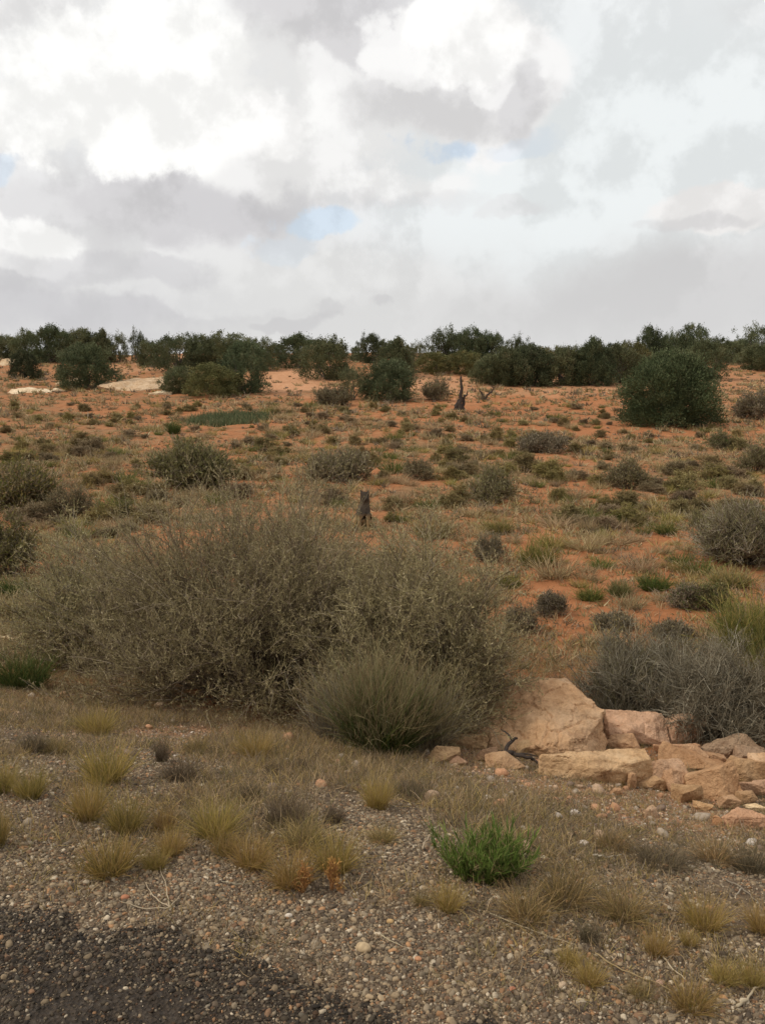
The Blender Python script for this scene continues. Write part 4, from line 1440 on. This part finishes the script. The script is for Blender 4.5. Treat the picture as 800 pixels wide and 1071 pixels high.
# ---- the animal sitting up behind the saltbush
def build_animal():
    X, Y, Z = pix1(380, 553)
    dv = pix_dir(379, 512)
    h = EYE + dv[2] * Y / dv[1] - Z
    s = h / .66
    J = {  # joint: (x, y, z, radius); the animal faces the road (-y), sits on its haunches
        'pelvis': (-.02, .10, .10, .095), 'belly': (0, .06, .20, .095), 'chest': (.01, .01, .32, .088), 'neck': (.015, -.01, .44, .062), 'skull': (.02, -.03, .545, .068), 'snout': (.045, -.11, .520, .034), 'nose': (.052, -.15, .512, .020),
        'earl': (-.022, -.01, .615, .022), 'earltip': (-.032, -.005, .655, .008), 'earr': (.066, -.01, .612, .022), 'earrtip': (.078, -.005, .650, .008),
        'shl': (-.05, -.03, .27, .040), 'ell': (-.052, -.05, .15, .027), 'pal': (-.054, -.06, .03, .022), 'tol': (-.054, -.10, .015, .020),
        'shr': (.065, -.03, .27, .040), 'elr': (.066, -.05, .15, .027), 'par': (.068, -.06, .03, .022), 'tor': (.068, -.10, .015, .020),
        'hal': (-.105, .06, .11, .062), 'knl': (-.125, -.03, .12, .045), 'hkl': (-.12, .05, .03, .026), 'ftl': (-.12, -.06, .018, .022),
        'har': (.085, .06, .11, .060), 'knr': (.115, -.03, .12, .042), 'hkr': (.11, .05, .03, .026), 'ftr': (.11, -.06, .018, .022),
        'tl1': (-.05, .20, .05, .030), 'tl2': (-.16, .26, .03, .020),
    }
    E = [('pelvis', 'belly'), ('belly', 'chest'), ('chest', 'neck'), ('neck', 'skull'), ('skull', 'snout'), ('snout', 'nose'), ('skull', 'earl'), ('earl', 'earltip'), ('skull', 'earr'), ('earr', 'earrtip'),
         ('chest', 'shl'), ('shl', 'ell'), ('ell', 'pal'), ('pal', 'tol'), ('chest', 'shr'), ('shr', 'elr'), ('elr', 'par'), ('par', 'tor'),
         ('pelvis', 'hal'), ('hal', 'knl'), ('knl', 'hkl'), ('hkl', 'ftl'), ('pelvis', 'har'), ('har', 'knr'), ('knr', 'hkr'), ('hkr', 'ftr'), ('pelvis', 'tl1'), ('tl1', 'tl2')]
    names = list(J)
    me = bpy.data.meshes.new('animal')
    me.from_pydata([(J[k][0] * s * 1.2, J[k][1] * s, J[k][2] * s) for k in names], [(names.index(a), names.index(b)) for a, b in E], [])
    o = link('animal', me, None, (X, Y, Z))
    m = o.modifiers.new('skin', 'SKIN')
    for v, k in zip(me.skin_vertices[0].data, names):
        v.radius = (J[k][3] * s * 1.15, J[k][3] * s * 1.15)
        v.use_root = k == 'pelvis'
    m.use_smooth_shade = True
    sd = o.modifiers.new('sub', 'SUBSURF'); sd.levels = 2; sd.render_levels = 2
    mt, t = new_mat('fur')
    g = G(t)
    tc = g.n('ShaderNodeTexCoord')
    sp = g.n('ShaderNodeSeparateXYZ'); g.l(tc.outputs['Object'], sp.inputs[0])
    n = g.noise(tc.outputs['Object'], 26, 5)
    n2 = g.noise(tc.outputs['Object'], 7, 3)
    f = g.math('ADD', g.math('MULTIPLY', sp.outputs['Z'], 1 / (.66 * s)), g.math('MULTIPLY', g.math('SUBTRACT', n2, .5), .18))
    c = g.ramp(f, [(.0, (.30, .19, .09)), (.30, (.26, .17, .085)), (.42, (.075, .062, .05)), (.68, (.105, .080, .055)), (.78, (.045, .034, .025)), (.97, (.05, .036, .026))])
    c = g.mix(1, c, g.ramp(n, [(.3, (.75, .74, .72)), (.7, (1.2, 1.2, 1.2))]), 'MULTIPLY')
    g.out(c, .9, g.bump(n, .6, .01), .1)
    me.materials.append(mt)
    prop(o, 'small dark-headed animal with tan haunches sitting upright behind the huge saltbush', 'animal')
    SPOTS.append((379, 532, 12, 20))
    LAND.append((379, 528, 'the sitting animal'))


build_animal()

# ================================================================== NEAR GRASS TUFTS
def tuft(x, yb, yt, w, mesh, name, lab, cat, group, mat=M_grass, rz=None):
    (cx, cy, cz), rx, ry, h = place(x, yb, yt, w, .85)
    o = link(name, mesh, None, (cx, cy, cz), rz if rz is not None else (x * 1.7) % 6.28, (rx * 1.5, rx * 1.5, h * 1.12))
    o.color = (.94, .86, .69, 1) if name == 'bunchgrass' else (.9, .86, .78, 1)
    prop(o, lab, cat, group)
    return o


def mesh_of(acc, name, mat=M_grass):
    return acc.mesh(name, mat)


NB = [mesh_of(tuft_mesh('bunchgrass', 400 + i, 620, STRAW + OLIVE[:2] + TAN[:1], 1.15, .62, -.05, .015, 5, .30, .12), 'bunchgrass') for i in range(4)]
NY = [mesh_of(tuft_mesh('bunchgrass', 410 + i, 560, STRAW + TAN[:2], 1.15, .66, -.07, .014, 5, .30, .15), 'bunchgrass') for i in range(4)]
NT = [mesh_of(tuft_mesh('bunchgrass', 420 + i, 520, TAN + GREY[:1] + OLIVE[:1], 1.15, .8, -.13, .013, 5, .30, .2), 'bunchgrass') for i in range(4)]
NG = [mesh_of(tuft_mesh('dead_tuft', 430 + i, 620, [(3, (.155, .122, .078)), (2, (.23, .185, .125)), (2, (.085, .064, .042))], 1.15, .7, -.02, .013, 4, .34, .2), 'dead_tuft') for i in range(3)]

NEAR = [  # x, base row, top row, width, kind, label
    (112, 823, 780, 60, 'B', 'dense round yellow-olive tuft, upper one of the cluster by the gravel'),
    (93, 862, 818, 46, 'B', 'yellow-olive tuft just below the dense round one'),
    (132, 875, 836, 48, 'B', 'yellow-olive tuft below and beside the second tuft of the cluster'),
    (116, 924, 880, 66, 'B', 'widest green-yellow tuft on bare gravel, lowest of the cluster, near the road'),
    (33, 838, 806, 40, 'B', 'loose olive tuft apart from the cluster, out towards the gravel edge'),
    (2, 832, 796, 36, 'B', 'olive tuft cut by the frame beside the loose olive one'),
    (-2, 890, 848, 28, 'B', 'dark olive tuft cut by the frame, lower of two'),
    (180, 898, 866, 34, 'Y', 'small straw tuft between widest green-yellow tuft and the paired tufts'),
    (163, 913, 888, 32, 'Y', 'tiny straw tuft touching the widest green-yellow one'),
    (226, 882, 842, 58, 'B', 'bigger tuft of a pair, olive, in the open gravel'),
    (236, 898, 872, 34, 'Y', 'smaller straw tuft of the pair, tucked under the olive one'),
    (172, 872, 846, 30, 'Y', 'thin straw tuft above the small straw tuft'),
    (264, 914, 876, 48, 'Y', 'straw-yellow clump at the outer end of the yellow clumps'),
    (304, 934, 892, 58, 'Y', 'bright yellow clump in the middle of the yellow clumps'),
    (350, 918, 874, 58, 'Y', 'shaggy straw clump at the far end of the yellow clumps, with orange stalks'),
    (318, 892, 852, 56, 'T', 'tan dry clump uphill of the bright yellow clump'),
    (266, 796, 766, 40, 'Y', 'pale straw tuft up the slope below the huge saltbush'),
    (395, 848, 812, 36, 'Y', 'thin straw tuft between the yellow clumps and the broom clump'),
    (102, 770, 742, 44, 'Y', 'straw tuft high on the slope, just below dry flank saltbush'),
    (468, 958, 924, 38, 'Y', 'small straw tuft in front of the bright green plant'),
    (440, 950, 932, 22, 'T', 'tiny tan tuft beside the straw tuft fronting the green plant'),
    (548, 972, 928, 64, 'T', 'tangled tan tuft below the end of the bright green plant'),
    (590, 954, 902, 66, 'T', 'tall tan tuft next to the bright green plant'),
    (652, 970, 926, 56, 'T', 'droopy brown tuft in the middle of the gravel slope'),
    (735, 978, 938, 54, 'Y', 'round straw tuft past the droopy brown tuft'),
    (796, 980, 946, 40, 'Y', 'straw tuft cut by the frame level with the round straw tuft'),
    (686, 1004, 972, 34, 'Y', 'upright straw tuft below and between droopy and round tufts'),
    (616, 1036, 1006, 38, 'Y', 'yellow tuft by the thin long straws near the lower gravel'),
    (722, 1066, 1028, 54, 'Y', 'large straw tuft at the bottom edge under the pale stick'),
    (757, 1034, 1008, 40, 'Y', 'straw tuft right above the large bottom one'),
    (786, 1036, 1004, 32, 'Y', 'narrow straw tuft at the corner beside a thick stalk'),
    (595, 1014, 992, 28, 'Y', 'small tan tuft along the long straw'),
    (720, 992, 974, 22, 'Y', 'tiny yellow tuft just under the round straw tuft'),
    (668, 1048, 1026, 30, 'T', 'thin tan tuft beside the pink-orange pebble'),
    (400, 884, 862, 36, 'T', 'short tan tuft in the bare ground behind the green plant'),
    (640, 892, 866, 44, 'T', 'dry tan tuft on the slope below the rock pile'),
    (745, 905, 878, 50, 'T', 'flattened tan tuft below the flat pinkish slab'),
    (58, 790, 770, 30, 'T', 'small dry tuft near the dark grey tuft on the high slope'),
    (205, 790, 768, 30, 'T', 'small dry tuft on the slope above the grey tufts'),
    (190, 818, 794, 46, 'G', 'wide dark grey dead tuft on the slope past the dense round tuft'),
    (170, 798, 772, 18, 'G', 'narrow dark grey dead tuft above the wide dead one'),
    (36, 788, 768, 32, 'G', 'dark grey dead tuft high on the slope at the far side'),
    (300, 868, 832, 54, 'G', 'large grey dead tuft behind the tan dry clump'),
    (311, 808, 792, 22, 'G', 'small dark grey dead tuft just below the huge saltbush'),
    (350, 862, 842, 26, 'G', 'grey dead tuft beside the large one, nearer the green plant'),
    (286, 812, 796, 18, 'G', 'little grey dead tuft next to the small dark one'),
    (615, 988, 968, 26, 'G', 'grey dead tuft below the tangled tan tuft'),
    (690, 912, 888, 70, 'G', 'broad low grey dead tuft on the slope under the rock pile'),
    (262, 838, 820, 26, 'G', 'grey dead tuft midway between the pair and the pale straw tuft'),
    (785, 916, 890, 50, 'G', 'grey dead tuft at the frame edge below the flat pinkish slab'),
    (430, 836, 818, 40, 'G', 'flat grey dead tuft below the rock pile’s bush end'),
]
for i, (x, yb, yt, w, k, lab) in enumerate(NEAR):
    ms = {'B': NB, 'Y': NY, 'T': NT, 'G': NG}[k]
    tuft(x, yb, yt, w, ms[i % len(ms)], 'dead_tuft' if k == 'G' else 'bunchgrass', lab.replace('’', "'"), 'grass tuft',
         'grey dead tufts on the slope' if k == 'G' else 'grass tufts on the gravel slope')


def build_green_plant():
    (cx, cy, cz), rx, ry, h = place(507, 926, 868, 84, .7)
    rng = np.random.default_rng(9)
    e = empty('green_plant', (cx, cy, cz))
    n = 105
    a = rng.uniform(0, 2 * math.pi, n); q = np.sqrt(rng.uniform(0, 1, n))
    s = np.stack([np.cos(a) * q * rx * .75, np.sin(a) * q * ry * .7, np.zeros(n)], -1)
    d = np.stack([np.cos(a) * q * .45, np.sin(a) * q * .45, np.ones(n)], -1)
    P = walk(rng, s, d, h * rng.uniform(.40, 1.08, n), 6, .13)
    V, F, k = tubes(P, .0022 * np.ones(n), .001 * np.ones(n), 4)
    link('stems', Acc().add(V, [F], pal(rng, n, GREEN[:2] + TAN[:1], k)).mesh('stems', M_leaf), e)
    s, d, qq, tt = along(rng, P, 34, .12, 1)
    nb = len(s)
    P2 = walk(rng, s, d * .75 + rng.normal(0, .38, (nb, 3)) + np.array([0, 0, .45]), h * .27 * rng.uniform(.6, 1.2, nb), 3, .06, -.03)
    V, F, k = ribbons(rng, P2, .0038 * rng.uniform(.6, 1.4, nb))
    link('leaves', Acc().add(V, [F], pal(rng, nb, LIME, k, .25)).mesh('leaves', M_leaf), e)
    prop(e, 'bright green leafy plant, only fresh green one on the gravel slope', 'plant')


build_green_plant()


def stalks(name, lab, cat, pix_lines, r, mat=None, cols=TAN, lift=.01, group=None, rise=None):
    """a dry stalk or stick lying on the ground along photo points"""
    rng = np.random.default_rng(int(abs(pix_lines[0][0][0]) * 13) + len(lab))
    pts0 = None
    a = Acc()
    for line in pix_lines:
        X, Y, Z = pix([p[0] for p in line], [p[1] for p in line])
        P = np.stack([X, Y, Z + lift], -1)
        if pts0 is None:
            pts0 = P[0].copy()
        P = P - pts0
        t = np.linspace(0, len(P) - 1, (len(P) - 1) * 5 + 1)
        Q = np.stack([np.interp(t, np.arange(len(P)), P[:, k]) for k in range(3)], -1)
        # lies on the ground
        g_ = zt(Q[:, 0] + pts0[0], Q[:, 1] + pts0[1]) - pts0[2] + lift
        Q[:, 2] = g_
        Q[1:-1] += rng.normal(0, r * .6, Q[1:-1].shape)
        V, F, k = tubes(Q[None], np.array([r]), np.array([r * .4]), 6)
        n = len(V)
        a.add(V, [F, np.array([list(range(6))[::-1]]), np.array([list(range(n - 6, n))])], pal(rng, 1, cols, n, .1))
    o = link(name, a.mesh(name, mat or M_wood), None, tuple(pts0))
    prop(o, lab, cat, group)


PALE = [(1, (.42, .34, .22))]
stalks('dry_straw', 'long thin tan straw lying slantwise under the tangled tan tuft', 'straw', [[(512, 958), (545, 972), (575, 983), (602, 991)]], .0022, cols=PALE, group='dry straws and sticks on the gravel')
stalks('stick', 'pale bleached stick lying on gravel beside the upright straw tuft', 'stick', [[(683, 992), (700, 1012), (716, 1028)]], .0035, cols=PALE, group='dry straws and sticks on the gravel')
stalks('stick', 'thick tan stalk lying slantwise at the bottom corner', 'stick', [[(770, 1056), (785, 1043), (803, 1022)]], .0045, cols=PALE, group='dry straws and sticks on the gravel')
stalks('dry_straw', 'long brown stem running past the yellow tuft on the lower gravel', 'straw', [[(622, 1000), (650, 1018), (690, 1033), (740, 1062)]], .0024, cols=TAN[:2], group='dry straws and sticks on the gravel')
stalks('stick', 'crooked grey twig below the grey tuft at the frame edge', 'stick', [[(758, 922), (775, 932), (790, 944), (797, 955)], [(775, 932), (768, 940)]], .003, cols=DEADW[:2], group='dry straws and sticks on the gravel')
stalks('stick', 'short pale twig with a knot on the slope under the rock pile', 'stick', [[(620, 897), (636, 899), (650, 896)]], .0045, cols=[(1, (.45, .38, .3))], group='dry straws and sticks on the gravel')
stalks('dry_straw', 'thin pale stem leaning beside the bright green plant', 'straw', [[(442, 893), (450, 878), (460, 866)]], .003, cols=PALE, lift=.02, group='dry straws and sticks on the gravel')
stalks('dry_stalk', 'forked dry stalk with thin arms lying below the widest green-yellow tuft', 'stalk', [[(178, 952), (174, 930), (167, 905)], [(178, 952), (160, 940), (152, 925)], [(178, 952), (150, 953), (125, 945)], [(178, 952), (190, 938)]], .0022, cols=PALE, group='dry straws and sticks on the gravel')
stalks('dry_straw', 'faint grey stem lying across the edge of the asphalt', 'straw', [[(232, 1042), (262, 1043), (290, 1042)]], .0016, cols=DEADW[:2], group='dry straws and sticks on the gravel')
stalks('dry_straw', 'short tan straw near the biggest tan pebble', 'straw', [[(398, 981), (410, 988), (422, 994)]], .0018, cols=PALE, group='dry straws and sticks on the gravel')
stalks('dry_straw', 'pale stem lying right of the forked stalk under the yellow clumps', 'straw', [[(232, 925), (255, 928), (272, 922)]], .0018, cols=DEADW[:2], group='dry straws and sticks on the gravel')
stalks('broken_branch', 'tan broken branch end lying behind the low dark green shrub', 'branch', [[(-6, 668), (10, 672), (28, 676)]], .022, cols=[(1, (.42, .31, .19))], lift=.06)


def build_driftwood():
    X, Y, Z = pix1(522, 797)
    k = depth(X, Y, Z) / FPX
    e = empty('driftwood_branch', (X, Y - .06, Z + .05))
    rng = np.random.default_rng(8)
    a = Acc(); wood_piece(a, [(0, 0, 7 * k), (12 * k, -.01, 6.5 * k), (14 * k, -.01, 5.5 * k), (30 * k, -.03, 3 * k), (33 * k, -.03, 1 * k), (47 * k, -.07, -4 * k)], 2.9 * k, 1.0 * k, 8, rng)
    link('stem', a.mesh('stem', M_dark), e)
    a = Acc(); wood_piece(a, [(3 * k, 0, 6 * k), (9 * k, .05, 12 * k), (17 * k, .09, 15.5 * k), (18.5 * k, .10, 15 * k)], 2.3 * k, 1.2 * k, 7, rng)
    link('branch', a.mesh('branch', M_dark), e)
    a = Acc(); wood_piece(a, [(14 * k, .07, 14 * k), (10 * k, .11, 19 * k), (3 * k, .14, 22 * k)], 1.5 * k, .5 * k, 7, rng)
    link('branch', a.mesh('branch', M_dark), e)
    a = Acc(); wood_piece(a, [(10 * k, 0, 5 * k), (24 * k, -.02, 7 * k), (37 * k, -.03, 5 * k)], 1.5 * k, .4 * k, 7, rng)
    link('branch', a.mesh('branch', M_dark), e)
    prop(e, 'dark twisted driftwood branch lying across the rocks below the tall boulder', 'branch')
    X, Y, Z = pix1(593, 802)
    me = rock_mesh('bark_chunk', 900, (24 * k, 14 * k, 8 * k), 6, 3, .08)
    me.materials.clear(); me.materials.append(M_dark)
    o = link('bark_chunk', me, None, (X, Y - .02, Z + .02))
    prop(o, 'dark flat chunk of bark lying before the long low slab', 'bark')


build_driftwood()

# orange dry herb stalks in the yellow clumps
def build_herb(x, yb, yt, lab):
    (cx, cy, cz), rx, ry, h = place(x, yb, yt, 18, .8)
    br, fo = shrub_parts(int(x), rx, ry, h, 14, 4, 3, [(1, (.36, .18, .07))], [(2, (.42, .21, .07)), (1, (.34, .16, .06))], (.010, .004), 3, .9, .0009, .0018, .2, l3=.02)
    e = empty('dry_herb', (cx, cy, cz))
    link('stems', br.mesh('stems', M_wood), e); link('leaves', fo.mesh('leaves', M_leaf), e)
    prop(e, lab, 'plant', 'orange dry herbs in the yellow clumps')


build_herb(347, 934, 898, 'rusty orange dried herb, taller one, in front of the shaggy straw clump')
build_herb(316, 936, 908, 'rusty orange dried herb in front of the bright yellow clump')


# ================================================================== GROUND COVER NEAR (stuff)
def build_litter():
    rng = np.random.default_rng(12)
    acc = Acc()
    n = 145000
    X = rng.uniform(-5.6, 5.6, n); Y = rng.uniform(2.0, 9.0, n)
    v = Y + .35 * np.clip(X, -3.2, 3.2)
    pn = fbm(X * 1.5, Y * 1.5, 70, 4)
    px, py = project(X, Y, zt(X, Y))
    dens = sstep(v + pn * 1.8, 2.3, 3.5) * (1 - .5 * sstep(v, 6.0, 7.2)) * np.clip(.62 + 1.7 * pn, .10, 1)
    dens *= 1 - .8 * np.exp(-((px - 720) / 130) ** 2 - ((py - 845) / 30) ** 2)
    k = (rng.uniform(0, 1, n) < dens) & in_view(X, Y, 260)
    X, Y = X[k], Y[k]
    n = len(X)
    tone = pal(rng, n, TAN + TAN[:2] + GREY + SAGE[:1] + STRAW[:2] + OLIVE[:1], 1, .15)
    big = rng.uniform(.5, 1.3, n) * (1 + .9 * fbm(X * 1.1, Y * 1.1, 72, 2))
    per_t = 11
    q = np.repeat(np.arange(n), per_t)
    m = len(q)
    a = rng.uniform(0, 2 * math.pi, m); rr = np.sqrt(rng.uniform(0, 1, m)) * .03 * big[q]
    s = np.stack([X[q] + np.cos(a) * rr, Y[q] + np.sin(a) * rr, np.zeros(m)], -1)
    s[:, 2] = zt(s[:, 0], s[:, 1]) - .003
    d = np.stack([np.cos(a) * .55, np.sin(a) * .55, np.ones(m)], -1) + rng.normal(0, .4, (m, 3))
    flat = rng.uniform(0, 1, m) < .22
    d[flat, 2] = np.abs(d[flat, 2]) * .1
    d[:, 2] = np.abs(d[:, 2])
    P = walk(rng, s, d, rng.uniform(.020, .074, m) * big[q], 3, .2, -.08)
    V, F, per = ribbons(rng, P, rng.uniform(.0016, .0034, m))
    acc.add(V, [F], np.repeat(tone[q] * rng.uniform(.65, 1.35, (m, 1)), per, 0))
    prop(link('dry_grass', acc.mesh('dry_grass', M_litter)), kind='stuff')


build_litter()


# ================================================================== THE PLAIN
def build_plain():
    rng = np.random.default_rng(99)
    # ---- low dry cover over the whole plain (nobody could count it)
    acc = Acc()
    n = 57000
    px = rng.uniform(-230, 1030, n); py = np.where(rng.uniform(0, 1, n) < .12, rng.uniform(370, 405, n), rng.uniform(402, 700, n))
    X, Y, Z = pix(px, py)
    # thin it on the bare sand
    cl = fbm(X * .55, Y * .55, 80, 4)
    bare = np.zeros(n)
    for b in ((600, 625, 120, 62), (690, 640, 130, 40), (545, 650, 60, 40), (600, 447, 100, 7), (310, 394, 55, 14), (455, 402, 35, 10), (560, 402, 90, 7), (540, 580, 50, 20)):
        bare = np.maximum(bare, np.exp(-(((px - b[0]) / b[2]) ** 2 + ((py - b[1]) / b[3]) ** 2) * 1.2))
    k = (rng.uniform(0, 1, n) < np.clip(.58 + 1.6 * cl, .12, 1) * (1 - .93 * bare)) & (Y > 6.6) & (Y < 110) & (X * .35 + Y > 6.4)
    X, Y, Z = X[k], Y[k], Z[k]
    n = len(X)
    per_t = 16
    q = np.repeat(np.arange(n), per_t)
    m = len(q)
    size = np.clip(rng.lognormal(math.log(.115), .45, n), .05, .30) * np.clip(Y / 22, .65, 2.6) ** .55
    a = rng.uniform(0, 2 * math.pi, m); rr = np.sqrt(rng.uniform(0, 1, m)) * size[q] * .55
    bx, by = X[q] + np.cos(a) * rr, Y[q] + np.sin(a) * rr
    s = np.stack([bx, by, Z[q] - .01], -1)
    d = np.stack([np.cos(a) * .6, np.sin(a) * .6, np.ones(m)], -1) + rng.normal(0, .35, (m, 3))
    P = walk(rng, s, d, size[q] * rng.uniform(.5, 1.15, m), 2, .2, -.1)
    wd = .0011 * Y[q] * rng.uniform(.7, 1.3, m)
    V, F, per = ribbons(rng, P, wd)
    kind = rng.choice(6, n, p=[.36, .10, .24, .15, .08, .07])
    cols = np.zeros((m, 3))
    for i, c in enumerate((TAN, SAGE, BRUSH, GREY, OLIVE, STRAW)):
        w = kind[q] == i
        cols[w] = pal(rng, int(w.sum()), c, 1, .2)
    acc.add(V, [F], np.repeat(cols, per, 0))
    prop(link('plain_undergrowth', acc.mesh('plain_undergrowth', M_litter)), kind='stuff')

    # ---- individual tufts and shrublets
    G_T = [mesh_of(tuft_mesh('grass_tuft', 500 + i, 190, TAN, 1.15, .7, -.07, .028, 3, .34, .16), 'grass_tuft') for i in range(4)]
    G_S = [mesh_of(tuft_mesh('grass_tuft', 510 + i, 190, STRAW + YELG[:1], 1.15, .7, -.07, .028, 3, .34, .16), 'grass_tuft') for i in range(3)]
    G_G = [mesh_of(tuft_mesh('green_tuft', 520 + i, 190, GREEN + YELG[:2], 1.15, .7, -.03, .030, 3, .36, .14), 'green_tuft', M_leaf) for i in range(3)]

    def shrublet(seed, leaf, wood):
        br, fo = shrub_parts(seed, .5, .5, 1.0, 34, 8, 6, wood, leaf, (.060, .026), 4, .5, .006, .016, .25, l3=.16, wood_twig=.5)
        a = Acc()
        for s_ in (br, fo):
            if s_.n:
                a.add(np.concatenate(s_.V), [np.concatenate(f) for f in s_.F.values()], np.concatenate(s_.T))
        return a.mesh('shrublet', M_leaf)
    G_H = [shrublet(530 + i, SAGE, BRUSHW) for i in range(3)]
    G_K = [shrublet(540 + i, GREY, DEADW) for i in range(3)]
    G_O = [shrublet(550 + i, OLIVE + SAGE[:1], BRUSHW) for i in range(3)]
    KINDS = [('grass_tuft', 'tan grass tuft', G_T, .32, (.18, .5), .6), ('grass_tuft', 'straw-yellow grass tuft', G_S, .13, (.18, .45), .6), ('green_tuft', 'dark green tuft', G_G, .12, (.2, .5), .62),
             ('shrublet', 'sage-green shrublet', G_H, .17, (.28, .62), .6), ('shrublet', 'grey shrublet', G_K, .13, (.25, .6), .55), ('shrublet', 'olive shrublet', G_O, .13, (.25, .6), .62)]
    cat = {'grass_tuft': 'grass tuft', 'green_tuft': 'green tuft', 'shrublet': 'shrub'}
    def nmk(k):
        return KINDS[k][0] == 'shrublet'
    placed = []
    tries = 0
    probs = np.array([k[3] for k in KINDS]); probs /= probs.sum()
    N_WANT = 640
    cand_x = rng.uniform(4, 796, 9000); cand_y = 424 + 236 * rng.uniform(0, 1, 9000) ** 1.0
    CX, CY, CZ = pix(cand_x, cand_y)
    for x, y, X, Y, Z in zip(cand_x, cand_y, CX, CY, CZ):
        if len(placed) >= N_WANT:
            break
        k = int(rng.choice(len(KINDS), p=probs))
        dep = depth(X, Y, Z)
        wm = rng.uniform(*KINDS[k][4]) * (1.0 if rng.uniform() < .8 else 1.35)
        wp = wm * FPX / dep
        hp = wp * KINDS[k][5]
        if wp < 6 or rng.uniform() > .5 + 1.5 * float(vnoise(X * .45, Y * .45, 91) + .5 * vnoise(X * 1.1, Y * 1.1, 92)):
            continue
        # hidden by, or standing in, something named
        cyp = y - hp / 2
        if any(abs(x - s[0]) < s[2] * .95 + wp * .2 and abs(cyp - s[1]) < s[3] * .92 + hp * .2 and ((x - s[0]) / (s[2] + wp * .2)) ** 2 + ((cyp - s[1]) / (s[3] + hp * .2)) ** 2 < 1.0 for s in SPOTS):
            continue
        in_sand = ((x - 630) / 175) ** 2 + ((y - 628) / 72) ** 2 < 1
        if in_sand and (nmk(k) or rng.uniform() < .55):
            continue
        if any((x - p[0]) ** 2 + ((cyp - p[1]) * 1.8) ** 2 < (.24 * (wp + p[2])) ** 2 for p in placed):
            continue
        placed.append((x, cyp, wp, k, X, Y, Z, wm, hp))
    # ---- words that single each one out: the nearest landmark, the side of it, and the order from it
    import collections
    groups = collections.defaultdict(list)
    for i, p in enumerate(placed):
        j = min(range(len(LAND)), key=lambda q: (p[0] - LAND[q][0]) ** 2 + ((p[1] - LAND[q][1]) * 1.6) ** 2)
        dx, dy = p[0] - LAND[j][0], (p[1] - LAND[j][1]) * 1.6
        side = ('right of' if dx > 0 else 'left of') if abs(dx) > abs(dy) else ('below' if dy > 0 else 'above')
        groups[(p[3], j, side)].append((math.hypot(dx, dy), i))
    ORD = ['nearest', 'second', 'third', 'fourth', 'fifth', 'sixth', 'seventh', 'eighth', 'ninth', 'tenth', 'eleventh', 'twelfth', 'thirteenth', 'fourteenth', 'fifteenth', 'sixteenth', 'seventeenth', 'eighteenth']
    label = {}
    for (k, j, side), lst in groups.items():
        lst.sort()
        for r_, (_, i) in enumerate(lst):
            nm = KINDS[k][1]
            if len(lst) == 1:
                label[i] = f'only {nm} of its colour just {side} {LAND[j][2]}'
            else:
                label[i] = f'{nm} {side} {LAND[j][2]}, ' + ('nearest to it' if r_ == 0 else ('farthest out from it' if r_ == len(lst) - 1 else f'{ORD[min(r_, 17)]} out from it'))
    for i, (x, cyp, wp, k, X, Y, Z, wm, hp) in enumerate(placed):
        nm, words_, ms, _, _, asp = KINDS[k]
        o = link(nm, ms[i % len(ms)], None, (X, Y + wm * .4, float(zt(X, Y + wm * .4)) - .01), float(rng.uniform(0, 6.28)), (wm, wm, wm * asp * rng.uniform(.8, 1.2)))
        if nm == 'shrublet':
            o.color = (1.32, 1.22, 1.05, 1)
        prop(o, label[i], cat[nm], words_ + 's of the plain')


build_plain()
